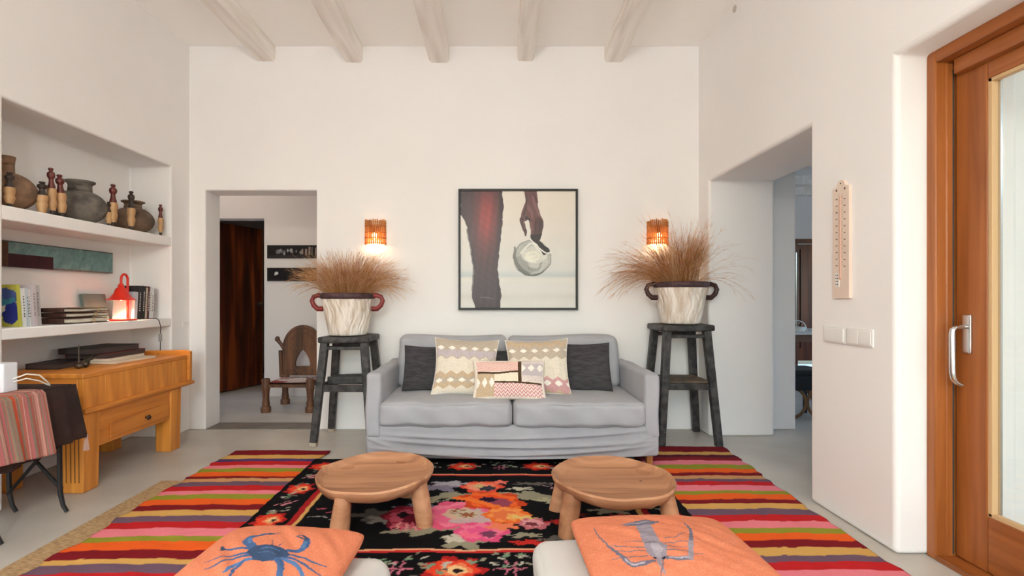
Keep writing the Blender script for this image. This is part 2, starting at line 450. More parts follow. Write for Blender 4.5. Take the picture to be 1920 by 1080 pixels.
# ------------------------------------------------------------------ hallway
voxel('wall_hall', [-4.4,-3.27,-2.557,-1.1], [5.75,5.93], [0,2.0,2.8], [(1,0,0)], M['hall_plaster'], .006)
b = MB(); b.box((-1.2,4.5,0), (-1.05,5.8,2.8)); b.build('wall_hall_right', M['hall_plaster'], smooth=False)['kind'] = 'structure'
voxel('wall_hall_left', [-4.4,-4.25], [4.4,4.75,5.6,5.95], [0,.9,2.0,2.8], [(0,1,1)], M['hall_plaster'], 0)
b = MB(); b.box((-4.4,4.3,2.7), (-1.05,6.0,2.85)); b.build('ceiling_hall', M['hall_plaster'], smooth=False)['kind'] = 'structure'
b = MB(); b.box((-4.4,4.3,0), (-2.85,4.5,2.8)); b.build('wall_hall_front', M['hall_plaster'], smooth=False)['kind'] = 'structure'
b = MB(); b.box((-2.401,YB+.012,-.01), (-1.471,4.529,.006)); b.build('floor_threshold', M['slab_dark'], smooth=False)['kind'] = 'structure'
# dim room behind the open door
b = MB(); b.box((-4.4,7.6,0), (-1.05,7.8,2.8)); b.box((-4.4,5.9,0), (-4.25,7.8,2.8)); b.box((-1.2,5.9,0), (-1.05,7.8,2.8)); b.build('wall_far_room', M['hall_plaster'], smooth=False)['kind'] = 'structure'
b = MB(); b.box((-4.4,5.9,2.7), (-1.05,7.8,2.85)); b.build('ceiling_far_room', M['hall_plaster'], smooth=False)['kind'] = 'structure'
d = thing('door_1', 'dark hardwood plank door standing ajar at the back of the hallway', None, (-3.235,5.86,0), R(66.5), kind='structure')
b = MB(); b.box((0,-.022,.012), (.74,.022,1.985)); leaf = b.build('door_leaf', M['hall_door'], d, world=False, bevel=.004)
b = MB(); 
b.tube([(.69,-.02,1.03),(.69,-.065,1.03),(.60,-.07,1.03)], .009, 8); b.lathe([(.0,0),(.024,0),(.024,.006),(0,.006)], (0,0,0), 16)
b.v = [(p[0],p[1],p[2]) if i < 24 else (p[0]+.69, -.022-p[2], p[1]+1.03) for i, p in enumerate(b.v)]
b.build('door_handle', M['steel'], d, world=False)
hl = bpy.data.lights.new('hall_fill_light', 'POINT'); hl.energy = 1.6; hl.color = (1, .86, .72); hl.shadow_soft_size = .12  # unseen source added to brighten the hallway, without any fixture
o = bpy.data.objects.new('hall_fill_light', hl); COL.objects.link(o); o.location = (-2.9, 5.0, 2.5)

# ------------------------------------------------------------------ kitchen beyond the right opening
voxel('wall_kitchen_back', [2.0,4.86,5.9,6.6], [8.2,8.4], [0,2.06,2.9], [(1,0,0)], M['plaster'], 0)
voxel('wall_kitchen_right', [6.4,6.6], [2.4,3.2,6.2,8.4], [0,.9,2.2,3.2], [(0,1,1)], M['plaster'], 0)
b = MB(); b.box((1.9,4.5,0), (2.1,8.4,2.9)); b.build('wall_kitchen_left', M['plaster'], smooth=False)['kind'] = 'structure'
b = MB(); b.box((1.9,2.3,2.78), (6.6,8.4,2.98)); b.build('ceiling_kitchen', M['plaster'], smooth=False)['kind'] = 'structure'
for y in (5.2, 6.1, 7.0, 7.7):
    b = MB(); b.box((2.1,y,2.66), (6.4,y+.12,2.79)); b.build('ceiling_beam', M['beam'], bevel=.01)['kind'] = 'structure'
d2 = thing('door_2', 'brown wooden glazed door in the kitchen end wall', None, (5.38,8.3,0), kind='structure')
b = MB(); b.box((4.86,8.24,0), (4.90,8.36,2.06)); b.box((5.86,8.24,0), (5.90,8.36,2.06)); b.box((4.86,8.24,1.99), (5.9,8.36,2.06)); b.build('door_frame', M['kitchen_wood'], d2)
b = MB(); b.box((4.945,8.27,.1), (5.9,8.31,1.98)); b.box((4.90,8.27,0), (4.915,8.31,1.99)); b.box((4.90,8.27,0), (4.945,8.31,.5)); b.box((4.90,8.27,1.85), (4.945,8.31,1.99)); b.build('door_leaf', M['kitchen_wood'], d2)
b = MB(); b.box((4.915,8.287,.5), (4.945,8.293,1.85)); b.build('pane', M['glass'], d2)
b = MB(); b.box((4.98,8.25,.3), (5.02,8.27,1.9)); b.build('door_moulding', M['kitchen_wood'], d2)

# ------------------------------------------------------------------ terrace sliding door on the right
d3 = thing('door_3', 'large wooden sliding glass door to the terrace with steel handle', None, (1.93,.72,0), kind='structure')
fy0, fy1 = -.75, 2.199
b = MB(); b.box((1.865,2.152,0), (2.06,fy1,2.145)); b.box((1.905,2.146,0), (1.938,2.16,2.09)); b.box((1.865,fy0,0), (2.06,fy0+.047,2.145)); b.build('frame_post', M['frame_wood'], d3, bevel=.006)
b = MB(); b.box((1.865,fy0+.047,2.092), (2.06,2.152,2.145)); b.box((1.912,fy0+.047,2.028), (1.945,2.12,2.092)); b.box((1.865,fy0+.047,0), (2.06,2.152,.022)); b.build('frame_head', M['frame_wood_y'], d3, bevel=.004)
b = MB(); b.tube([(1.935,2.149,.03),(1.935,2.149,2.06)], .005, 8); b.build('guide_rod', M['seal'], d3)
def sash(y0, y1, x0, handle):
    x1 = x0+.055
    b = MB(); b.box((x0,y1-.138,.024), (x1,y1,2.075)); b.box((x0,y0,.024), (x1,y0+.138,2.075)); b.build('sash_stile', M['frame_wood'], d3, bevel=.005)
    b = MB(); b.box((x0,y0+.138,1.962), (x1,y1-.138,2.075)); b.box((x0,y0+.138,.024), (x1,y1-.138,.246)); b.build('sash_rail', M['frame_wood_y'], d3, bevel=.005)
    g0, g1 = y0+.138, y1-.138
    b = MB(); b.box((x0+.004,g1-.016,.246), (x0+.03,g1,1.962)); b.box((x0+.004,g0,.246), (x0+.03,g0+.016,1.962)); b.box((x0+.004,g0,.246), (x0+.03,g1,.260)); b.box((x0+.004,g0,1.948), (x0+.03,g1,1.962)); b.build('glazing_bead', M['bead'], d3, bevel=.002)
    b = MB(); b.box((x0+.026,g1-.027,.26), (x0+.034,g1-.016,1.95)); b.build('glass_spacer', M['steel'], d3)
    b = MB(); b.box((x0+.028,g0,.246), (x0+.034,g1,1.962)); b.build('pane', M['glass'], d3)
    if handle:
        yc = y1-.06
        b = MB(); b.soft((x0-.012,yc-.019,.876), (x0+.002,yc+.019,1.036), .005, n=8); h = b.build('handle_plate', M['steel'], d3)
        b = MB(); b.tube([(x0-.008,yc,.985),(x0-.04,yc,.985),(x0-.055,yc,.983),(x0-.066,yc,.972),(x0-.068,yc,.955),(x0-.066,yc,.80),(x0-.062,yc,.775),(x0-.05,yc,.758),(x0-.03,yc-.004,.748)], [.008,.008,.009,.010,.011,.012,.011,.010,.008], 12); b.build('door_handle', M['steel'], h)
sash(.70, 2.148, 1.945, True)
sash(-.70, .72, 2.003, False)

# ------------------------------------------------------------------ rugs
M['weave'] = colmat('flat_weave', .95, .35, 160, (1,4,1), .15)
M['kilim'] = colmat('kilim_weave', .95, .3, 220, (1,3,1), .12)
M['jute'] = mat('jute', (204,170,124), .95, rgb2=(166,130,90), vscale=40, bump=.6, bscale=220, stretch=(1,3,1))
DR=(128,22,32); YE=(216,168,92); PU=(112,86,104); RE=(196,34,38); PK=(236,130,142); GR=(150,148,48); OR=(238,98,34); TA=(205,150,100)
def stripes(bounds):
    """(y px on the photo of each boundary, colour) -> floor boundaries"""
    return [(1056/(p-560), c) for p, c in bounds]
RIGHT = stripes([(841,DR),(850,YE),(855.5,(92,30,48)),(860,(140,30,34)),(866,PK),(874,GR),(882,OR),(889,DR),(895,TA),(901,PU),(906,RE),(913,PK),(923.5,GR),(929.5,OR),(939.5,DR),(947.4,YE),(957.6,PU),(969,RE),(981,PK),(994,GR),(1004,OR),(1017,DR),(1031,YE),(1046,PU),(1058,RE),(1073,PK),(1092,GR),(1106,OR),(1124,DR),(1148,YE)])
LEFT = stripes([(845,DR),(856,YE),(863,(82,60,110)),(868,RE),(875,PK),(881,GR),(888,OR),(897,DR),(902,TA),(908,PU),(916,RE),(925,PK),(932,GR),(941,OR),(952,DR),(962,YE),(973,PU),(984,RE),(997,PK),(1012,GR),(1022,OR),(1039,DR),(1056,YE),(1066,PU),(1083,RE),(1100,PK),(1120,GR),(1135,OR),(1160,DR)])
def jute_z(x, y): return np.where((x > -1.985) & (x < -.2) & (y < 3.10), .006, 0.0)
def striped_rug(name, x0, x1, y0, y1, bounds, label, xr=None, seed=0, zoff=0.002, skew=0.0):
    nu, nv = 60, int((y1-y0)/.0075)
    A = Art(x0, x1, y0, y1, nu, nv, DR)
    y = A.V0 + .008*fnoise(A.U0*3, A.V0*2, 3, seed)*.6 + skew*(A.U0-(x0+x1)/2)
    for (yb, c) in bounds:
        A.fill(y < yb, c)
    yellow_edge = np.random.RandomState(seed)
    ed = .022*np.interp(A.v, np.linspace(y0, y1, 60), yellow_edge.uniform(-1, 1, 60))
    edr = .014*np.interp(A.v, np.linspace(y0, y1, 50), yellow_edge.uniform(-1, 1, 50))
    def f(U, V):
        t = (U-x0)/(x1-x0)
        xr_ = x1+edr[:,None] if xr is None else (xr(V)+edr[:,None])
        X = (x0+ed[:,None])*(1-t)+xr_*t
        Z = zoff+.004+jute_z(X-.03, V-.03)+.0025*np.clip(fnoise(X*4, V*5, 4, seed+5), -1, 1.2)*np.minimum(1, 6*np.minimum(t, 1-t)+.2)
        Z = np.maximum(Z, .002+jute_z(X-.02,V-.02))
        return np.stack([X, V+.006*np.sin(X*9+seed), Z], -1)
    o = sheet(A, f).build(name, M['weave'], recalc=False, merge=False)
    s = o.modifiers.new('thick', 'SOLIDIFY'); s.thickness = .004; s.offset = 1
    return tag(o, label, 'rug', 'striped rag rugs')
b = MB(); xs = np.linspace(-1.985,-.25,30); ys = np.linspace(.8,3.08,40)
for i in range(29):
    for j in range(39): pass
b.box((-1.985,.8,.0008), (-.25,3.08,.006)); 
tag(b.build('jute_rug', M['jute'], bevel=.002), 'plain beige jute rug showing along the outer edge of the left striped rug', 'rug')
striped_rug('striped_rug', -1.845, -1.165, .9, 3.68, LEFT, 'multicoloured striped rag rug lying between the floral rug and the old wooden desk', seed=3, skew=-.03)
striped_rug('striped_rug', .985, 1.64, .9, 3.775, RIGHT, 'multicoloured striped rag rug lying between the floral rug and the right wall opening', xr=lambda V: np.interp(V, [.9,2.0,2.6,3.78], [1.60,1.645,1.645,1.70]), seed=8, skew=0.0)

# floral kilim
BK=(14,13,16); GL=(150,145,122); GD=(96,92,84); LV=(128,122,140)
F = Art(-1.185, .995, 1.86, 3.44, 330, 240, BK, jit=.0045, jf=55)
r = np.random.RandomState(4)
F.fill((np.sin(F.V0*260)+fnoise(F.U0*4, F.V0*40, 4, 2)) > 1.5, (22,24,34))
def line_x(y, c0, c1, xa=-.965, xb=.77):
    F.fill((F.V0 > y-.020+.005*np.sin(F.U0*14)) & (F.V0 < y+.002+.005*np.sin(F.U0*14)) & (F.U0 > xa) & (F.U0 < xb), c0)
    F.fill((F.V0 > y-.002+.005*np.sin(F.U0*14)) & (F.V0 < y+.012+.005*np.sin(F.U0*14)) & (F.U0 > xa) & (F.U0 < xb), c1)
line_x(3.13, (190,50,50), (226,150,110)); line_x(2.19, (196,44,44), (232,170,130))
for x, s_ in ((-.965,1),(.77,-1)):
    F.fill((np.abs(F.U0-x) < .020) & (F.V0 > 2.17) & (F.V0 < 3.14), (168,32,34)); F.fill((np.abs(F.U0-x-s_*.024) < .011) & (F.V0 > 2.17) & (F.V0 < 3.14), (220,170,100))
def bflower(x, y, rr, sx=1.25):
    F.ell(x, y, rr*sx, rr, (176,34,34), lobes=7, amp=.16); F.ell(x, y, rr*.82*sx, rr*.8, (226,66,40), lobes=6, amp=.1); F.ell(x+.01, y, rr*.52*sx, rr*.5, (236,130,86), lobes=5, amp=.15)
    F.ell(x+.015, y, rr*.34*sx, rr*.34, (240,196,140)); F.ell(x+.02, y-.004, rr*.17*sx, rr*.17, (40,20,20))
def sprig(x, y, s=1.0, c=GL, horiz=True):
    for k in range(7):
        a = r.uniform(0, 2*math.pi); d = r.uniform(.02, .07)*s
        F.ell(x+d*math.cos(a)*(1.5 if horiz else .8), y+d*math.sin(a)*(.7 if horiz else 1.4), .016*s, .007*s, [c, (120,150,120), (190,185,170), GD][k%4], rot=r.uniform(-.8,.8))
def cross(x, y, c=(196,110,130), s=1.0):
    F.stroke([(x-.055*s,y-.01),(x+.055*s,y-.01)], .008*s, c); F.stroke([(x-.014*s,y-.045*s),(x-.012*s,y+.04*s)], .009*s, c); F.stroke([(x+.014*s,y-.045*s),(x+.016*s,y+.04*s)], .009*s, c)
for x in (-1.07,-.63,-.18,.30,.72): bflower(x, 3.29, .072, 1.3)
for x in (-.40,.06,.5,-.86): cross(x, 3.27, s=.9); sprig(x-.11, 3.29); sprig(x+.11, 3.29); sprig(x, 3.37, .8)
for y in (2.90,2.49,2.02): bflower(-1.085, y, .085, .85); bflower(.885, y, .085, .85)
for y in (3.10,2.70,2.26):
    for x in (-1.085,.885):
        sprig(x, y+.07, 1, horiz=False); sprig(x, y-.07, 1, horiz=False)
        for q in (-.02,.02): F.stroke([(x-.03+q,y-.03),(x+.03+q,y+.03)], .009, (206,130,140))
for x in (-.62,-.154,.30,.72): bflower(x, 2.03, .10, 1.2)
for x in (-.38,.075,.52,-.86): cross(x, 2.05, s=1.2); sprig(x-.10, 2.07, 1.2); sprig(x+.10, 2.06, 1.2); sprig(x, 2.13); sprig(x+.02, 1.95)
# leaves of the bouquet
def leaf(x, y, rx, ry, c, rot=0, n=5, amp=.34): F.ell(x, y, rx*.8, ry*.72, c, rot=rot, lobes=n, amp=amp, ph=r.uniform(0,6))
leaf(-.30,2.93,.15,.085,LV); leaf(-.24,2.98,.12,.05,(168,164,172)); leaf(-.22,2.78,.22,.075,GL,.2); leaf(-.38,2.64,.13,.06,LV); leaf(-.58,2.55,.13,.085,GD); leaf(-.53,2.5,.09,.07,(140,135,125))
leaf(-.30,2.40,.20,.075,GL,.2); leaf(-.12,2.275,.115,.095,GL); leaf(-.165,2.30,.06,.05,(196,190,172)); leaf(.24,2.79,.20,.07,GL,-.25); leaf(.33,2.72,.13,.05,(176,170,140),-.3); leaf(.16,2.90,.08,.03,(196,190,168)); leaf(.24,2.98,.13,.03,GD)
leaf(.12,2.50,.09,.05,(205,180,110)); leaf(.15,2.33,.09,.03,GL); leaf(.30,2.30,.12,.03,GD,.2)
for k in range(9): leaf(r.uniform(-.45,.35), r.uniform(2.35,2.98), .035, .018, [BK,(30,28,30)][k%2], r.uniform(-1,1))
# blooms
def bloom(x, y, rr, cols, sx=1.15, rot=0):
    for i, c in enumerate(cols):
        q = 1-i/len(cols)*.92; F.ell(x+.01*i*math.cos(i*2.1), y+.008*i*math.sin(i*1.7), rr*q*sx, rr*q, c, lobes=6+(i%2), amp=.13, ph=i*1.3, rot=rot)
bloom(-.42,2.535,.125,[(120,24,44),(168,44,62),(206,86,104),(110,18,36),(34,14,20)],.95); 
for k in range(7): F.ell(-.40+.022*(k-3), 2.42+.01*math.sin(k*2), .010, .04, [(214,96,112),(236,150,150)][k%2])
bloom(-.14,2.55,.165,[(226,92,128),(240,128,152),(232,104,140),(196,170,168),(216,176,150),(150,96,70)],1.25)
F.ell(-.13,2.56,.07,.045,(196,186,160),lobes=9,amp=.3); F.ell(-.12,2.55,.04,.026,(150,90,60),lobes=7,amp=.35)
bloom(0.0,2.73,.125,[(206,70,34),(238,106,44),(232,80,36),(150,70,90),(40,24,50)],1.35,-.3)
F.stroke([(-.2,2.77),(-.08,2.72),(.06,2.63)], [.03,.05,.03], (240,120,50))
bloom(-.055,2.93,.085,[(226,80,60),(240,118,82),(238,150,120),(60,60,70),(200,180,120)],1.35); leaf(.05,3.0,.05,.04,(236,120,100))
bloom(.075,2.55,.105,[(236,112,44),(244,150,80),(232,120,70),(240,176,96)],1.05); leaf(.15,2.52,.07,.03,(232,196,120))
bloom(-.045,2.365,.10,[(226,84,130),(238,120,150),(230,90,140),(120,60,90)],1.2); leaf(.05,2.42,.08,.05,(238,130,90)); leaf(-.10,2.33,.06,.035,(240,110,140))
bloom(.20,2.45,.06,[(196,110,120),(226,160,165),(120,50,60)],1.2); leaf(.34,2.47,.09,.035,(176,40,36)); leaf(.17,2.26,.10,.03,(196,44,38)); leaf(.42,2.55,.07,.03,(120,30,34))
for (x, y) in ((-.86,2.62),(-.80,2.58),(-.74,2.66)): F.stroke([(x-.03,y),(x+.02,y+.006)], [.014,.006], (200,90,110))
for (x, y) in ((-.86,2.52),(-.74,2.5),(-.83,2.75),(-.78,2.86)): F.stroke([(x-.05,y),(x,y+.012),(x+.05,y)], .006, (170,168,165))
for (x, y) in ((-.72,2.95),(.55,2.9),(.6,2.6),(.5,2.4)): leaf(x, y, .12, .05, [GD,(120,40,50),GL,(150,60,60)][int(abs(x*10))%4]); leaf(x+.05, y-.06, .07, .03, [(176,60,60),GL][int(abs(y*10))%2])
for (x, y) in ((.34,2.92),(.38,2.96)): F.stroke([(x-.04,y+.03),(x,y),(x+.05,y-.03)], .007, (190,160,165)); F.stroke([(x,y+.04),(x,y-.04)], .006, (190,130,150))
e2 = np.random.RandomState(2)
edL = .006*np.interp(F.v, np.linspace(1.86,3.44,40), e2.uniform(-1,1,40))
def fk(U, V):
    t = (U+1.185)/(2.18); X = U+edL[:,None]*(1-2*t)
    Z = .0235+.0015*fnoise(X*3, V*3, 3, 9)
    return np.stack([X, V, Z], -1)
o = sheet(F, fk).build('floral_rug', M['kilim'], recalc=False, merge=False)
s = o.modifiers.new('thick', 'SOLIDIFY'); s.thickness = .004; s.offset = -1
tag(o, 'black woven rug with a bouquet of pink and orange flowers under the round stools', 'rug')

# ------------------------------------------------------------------ sofa
M['sofa'] = mat('grey_cotton', (176,177,182), .92, bump=.25, bscale=450, spec=.2, sheen=.1, var=.05, vscale=5)
SX0, SX1, SF, SB = -.814, 1.082, 3.30, 4.22
sofa = thing('sofa', 'two-seat sofa in a loose grey cotton cover standing against the back wall', 'sofa', ((SX0+SX1)/2, 3.76, 0))
xm = (SX0+SX1)/2; hw = (SX1-SX0)/2
def skirt(p, ax, sg):
    x, y, z = p
    if z < .14: z = z-.035*(1-((x-xm)/hw)**2)*(1 if y < 3.6 else 0)*(.14-z)/.09
    if ax == 1 and sg < 0:
        u = (x-xm)/hw; d = 0
        for (za, sag, amp, wd, cu) in ((.245,.045,.012,.012,-.15),(.195,.05,.013,.013,.1),(.15,.055,.014,.012,-.1),(.115,.05,.011,.010,.25)):
            zc = za-sag*(1-(u-cu)**2); d += 1.7*amp*math.exp(-((z-zc)/wd)**2)*(1-.5*abs(u))*min(1, 3.2*(1-abs(u)))
        for (xa, za, k, amp) in ((-.70,.16,-1.0,.008),(.92,.17,1.0,.008),(.98,.10,1.3,.006)):
            d += amp*math.exp(-((z-za-k*(x-xa)*.4)/.012)**2)*math.exp(-((x-xa)/.12)**2)
        y -= d+.008*math.sin(x*3.1)*(.28-z)/.28
    return (x, y, z)
b = MB(); b.soft((SX0,SF,.082), (SX1,4.2,.285), .022, n=70, disp=skirt); b.build('slipcover_skirt', M['sofa'], sofa, angle=180)
def wob(p, ax, sg):
    x, y, z = p; k = .004
    return (x+k*math.sin(y*11+z*17), y+k*math.sin(x*13+z*9), z+k*math.sin(x*9+y*14))
for x0, x1 in ((SX0,SX0+.098), (SX1-.098,SX1)):
    b = MB(); b.soft((x0,SF-.003,.2), (x1,4.2,.612), .02, (.006,.004,.004), n=24, disp=wob); b.build('armrest', M['sofa'], sofa, angle=180)
b = MB(); b.soft((SX0+.1,4.06,.2), (SX1-.1,SB,.74), .03, n=14); b.build('back_frame', M['sofa'], sofa, angle=180)
def seatd(seed):
    def f(p, ax, sg):
        x, y, z = p
        d = .004*math.sin(x*14+seed)*math.sin(y*9+seed)+.003*math.sin(x*31+z*40+seed*2)
        if ax == 1: y += .006*math.sin(x*10+seed*3)+.004*math.sin((x+z*1.5)*26+seed)
        return (x, y, z+d)
    return f
for k, (x0, x1) in enumerate(((-.728,.131), (.140,.992))):
    b = MB(); b.soft((x0,SF-.028,.276-.006*k), (x1,4.0,.428), .036, (.004,.012,.014), n=30, disp=seatd(k*2.1)); b.build('seat_cushion', M['sofa'], sofa, angle=180)
for k, (x0, x1) in enumerate(((-.725,.118), (.132,.985))):
    def bd(p, ax, sg, k=k):
        x, y, z = p; t = (z-.43)/.38
        return (x+.004*math.sin(z*20+k), y+.10*(t-.2)+.006*math.sin(x*9+z*11+k*3), z+.008*math.sin(x*7+k*2.2)*t)
    b = MB(); b.soft((x0,3.90,.425), (x1,4.08,.806), .05, (.002,.035,.006), n=26, disp=bd); b.build('back_cushion', M['sofa'], sofa, angle=180)
M['foot_wood'] = wood('sofa_foot_wood', (176,112,60), (140,82,40), 'Z', 3, .5)
for x, y in ((SX0+.05,3.36), (SX1-.05,3.36), (SX0+.05,4.14), (SX1-.05,4.14)):
    b = MB(); b.beam((x,y,.0245 if y < 3.4 and x < 1 else (.012 if y < 3.4 else .0)), (x,y,.1), .036, .036, .046, .046); b.build('foot', M['foot_wood'], sofa, bevel=.003)

# ------------------------------------------------------------------ sofa cushions
M['charcoal'] = mat('charcoal_linen', (76,73,76), .95, bump=.3, bscale=300, var=.18, vscale=14, spec=.15, stretch=(1,5,1))
M['knit'] = colmat('knitted_cotton', .95, .4, 150, (1,1,1), .15)
def place(o, loc, rx, ry=0, rz=0):
    o.rotation_mode = 'XYZ'
    m = Matrix.Rotation(rz, 4, 'Z') @ Matrix.Rotation(rx, 4, 'X') @ Matrix.Rotation(ry, 4, 'Z')
    o.matrix_world = Matrix.Translation(loc) @ m; return o
LEAN = R(74)
o = pillow('cushion', .345, .34, .11, M['charcoal'], n=46, seed=1, wr=.012)
tag(place(o, (-.475,3.745,.590), R(72), R(-2), R(4)), 'plain charcoal cushion at the end of the sofa beside the left armrest', 'cushion', 'plain charcoal sofa cushions')
o = pillow('cushion', .36, .36, .11, M['charcoal'], n=46, seed=5, wr=.009)
tag(place(o, (.69,3.74,.600), R(72), R(2), R(-5)), 'plain charcoal cushion at the end of the sofa beside the right armrest', 'cushion', 'plain charcoal sofa cushions')
o = pillow('cushion', .30, .30, .08, M['charcoal'], n=30, seed=9)
tag(place(o, (.09,3.775,.575), R(75), 0, 0), 'plain charcoal cushion mostly hidden behind the two zigzag cushions', 'cushion', 'plain charcoal sofa cushions')
CR=(228,218,200); BE=(190,176,158); LAV=(196,184,186); TAN=(200,176,146); WHT=(244,238,226); ROSE=(206,160,158)
def zigzag(seq, nz=5.5):
    A = Art(-1, 1, -1, 1, 150, 150, CR)
    z = np.abs(((A.U0*.5+.5)*nz) % 1 - .5)*2; vv = A.V0+.13*z
    for (lo, hi, c) in seq['bands']: A.fill((vv > lo) & (vv < hi), c)
    fr = ((A.U0*.5+.5)*nz) % 1 - .5
    for (v0, c) in seq['diam']: A.fill((np.abs(fr)/.34+np.abs(A.V0-v0)/.085) < 1, c)
    A.C *= (1+.03*np.sin(A.V0*150))[..., None]
    return A
A = zigzag({'bands': [(.32,1.2,BE),(.36,.62,LAV),(-.72,-.22,TAN),(-.55,-.38,BE),(-1.2,-1.0,LAV)], 'diam': [(.62,WHT),(-.55,WHT)]})
A.fill((np.abs(A.U0) > .965) | (np.abs(A.V0) > .965), WHT)
o = pillow('cushion', .47, .425, .15, M['knit'], A, seed=2, wr=.008, pin=.10)
tag(place(o, (-.185,3.625,.615), R(68), R(-3), R(3)), 'beige and lavender zigzag knitted cushion with white diamonds, left of the pair', 'cushion', 'zigzag knitted cushions')
A = zigzag({'bands': [(.34,1.2,BE),(.80,.95,TAN),(-.52,-.08,CR),(-.85,-.40,ROSE),(-1.3,-.85,TAN)], 'diam': [(.56,WHT),(-.66,WHT),(-.62,WHT)]})
A.fill((np.abs(A.U0) > .965) | (np.abs(A.V0) > .965), WHT)
o = pillow('cushion', .46, .42, .15, M['knit'], A, seed=3, wr=.008, pin=.10)
tag(place(o, (.325,3.625,.612), R(69), R(2), R(-3)), 'beige zigzag knitted cushion with rose band near its bottom, right of the pair', 'cushion', 'zigzag knitted cushions')
A = Art(-1, 1, -1, 1, 180, 120, (236,224,210))
BR=(84,62,44)
fr = ((A.U0*9) % 1-.5)
zz = np.abs(fr)*2
A.fill((A.U0 > -.92) & (A.U0 < .25) & (A.V0 > .32) & (A.V0 < .88), (226,178,168))
A.fill((A.U0 > -.92) & (A.U0 < .25) & (A.V0 > .32) & (A.V0 < .88) & (((A.V0*9+zz*.8) % 1) < .35), (240,214,200))
A.fill((A.U0 > -.92) & (A.U0 < -.42) & (A.V0 > -.9) & (A.V0 < .22), TAN)
A.fill((A.U0 > -.92) & (A.U0 < -.42) & (np.abs(((A.U0*5) % 1)-.5)/.4+np.abs(A.V0+.25)/.26 < 1), WHT)
A.fill((A.U0 > -.42) & (A.U0 < .30) & (A.V0 > -.22) & (A.V0 < .22), (240,228,204))
A.fill((A.U0 > -.42) & (A.U0 < .92) & (A.V0 > -.92) & (A.V0 < -.30), (240,222,214))
A.fill((A.U0 > -.42) & (A.U0 < .92) & (A.V0 > -.92) & (A.V0 < -.30) & (((A.V0*6+zz*.9) % 1) < .42), (206,128,128))
A.fill((A.U0 > .36) & (A.U0 < .95) & (A.V0 > -.2) & (A.V0 < .9), (222,208,200))
A.fill((A.U0 > .36) & (A.U0 < .95) & (A.V0 > .1) & (A.V0 < .75), LAV)
A.fill((A.U0 > .36) & (A.U0 < .95) & (np.abs(((A.U0*4) % 1)-.5)/.4+np.abs(A.V0-.5)/.2 < 1), WHT)
A.fill((A.U0 > .25) & (A.U0 < .35) & (A.V0 > -.26) & (A.V0 < .9), BR)
A.fill((A.U0 > -.9) & (A.U0 < .3) & (np.abs(A.V0-.26-.04*np.sin(A.U0*4)) < .05), BR)
A.fill((A.U0 > -.42) & (A.U0 < .92) & (np.abs(A.V0+.27+.05*(A.U0-.2)) < .045), BR)
o = pillow('lumbar_cushion', .50, .285, .13, M['knit'], A, seed=4, wr=.005, pin=.06)
tag(place(o, (.118,3.475,.548), R(62), R(0), R(0)), 'small oblong patchwork cushion with brown bands in front of the other sofa cushions', 'cushion')

# ------------------------------------------------------------------ round bowl-topped stools
M['stool_wood'] = wood('raw_carved_wood', (204,152,114), (156,106,74), 'X', 2.2, .6, 6, .5, c3=(184,132,95))
def bowl_stool(label, cx, cy, rad, h, tilt, angs, seed):
    t = thing('carved_stool', label, 'low stool', (cx, cy, .0245), group='carved low stools on the floral rug')
    rr = np.random.RandomState(seed)
    prof = [(0,h-.075),(rad*.55,h-.075),(rad*.80,h-.066),(rad*.93,h-.045),(rad*.985,h-.020),(rad,h-.004),(rad*.975,h+.004),(rad*.945,h-.003),(rad*.915,h-.020),(rad*.85,h-.031),(rad*.5,h-.037),(0,h-.038)]
    wob = lambda a, z: 1+.012*math.sin(2*a+seed)+.008*math.sin(5*a+seed*2)
    b = MB(); b.lathe(prof, (0,0,0), 72, wob)
    b.v = [(x, y, z+tilt[0]*x+tilt[1]*y+.002*math.sin(x*25+seed)+.002*math.sin(y*31)) for x, y, z in b.v]
    b.build('seat', M['stool_wood'], t, world=False, angle=50)
    for k, a in enumerate(angs):
        a = R(a); ca, sa = math.cos(a), math.sin(a)
        b = MB(); vs = []; n = 14; zs = np.linspace(0, 1, 9)
        rt, rb = rad*.86, rad*.98
        for q in zs:
            z = q*(h-.03); rc = rb*(1-q)+rt*q; wd = .036*(1+.12*math.sin(q*3.0+k)); 
            for i in range(n):
                an = 2*math.pi*i/n; c_, s_ = math.cos(an), math.sin(an)
                e = (abs(c_)**3+abs(s_)**3)**(-1/3.0)
                lx, ly = wd*e*c_*1.12, wd*e*s_
                vs.append(((rc+lx*.9)*ca-ly*sa, (rc+lx*.9)*sa+ly*ca, z+tilt[0]*rc*ca*q+tilt[1]*rc*sa*q))
        fs = [(i*n+j, i*n+(j+1)%n, (i+1)*n+(j+1)%n, (i+1)*n+j) for i in range(8) for j in range(n)]+[tuple(range(n-1,-1,-1)), tuple(8*n+j for j in range(n))]
        b.add(vs, fs); b.build('leg', M['stool_wood'], t, world=False, angle=60)
    return t
bowl_stool('round carved wooden stool with plain dished top standing nearer the desk', -.577, 2.54, .288, .222, (.03,.02), (-23,-112,67,139), 3)
t = bowl_stool('round carved wooden stool with two dark knots in its dished top', .585, 2.47, .295, .222, (-.02,.01), (212,-35,150,40), 6)
M['knot'] = mat('dark_wood_knot', (92,58,36), .7)
for kx_, ky_, kz_, ks_ in ((.105,.10,.1845,1), (.145,.035,.1855,.8)):
    b = MB(); b.lathe([(0,.0018),(.012*ks_,.001),(.014*ks_,0)], (kx_,ky_,kz_), 14, sy=.6)
    b.v = [(x, y, z-.02*x+.01*y) for x, y, z in b.v]
    b.build('knot', M['knot'], [c for c in t.children if c.name.startswith('seat')][0], world=False)

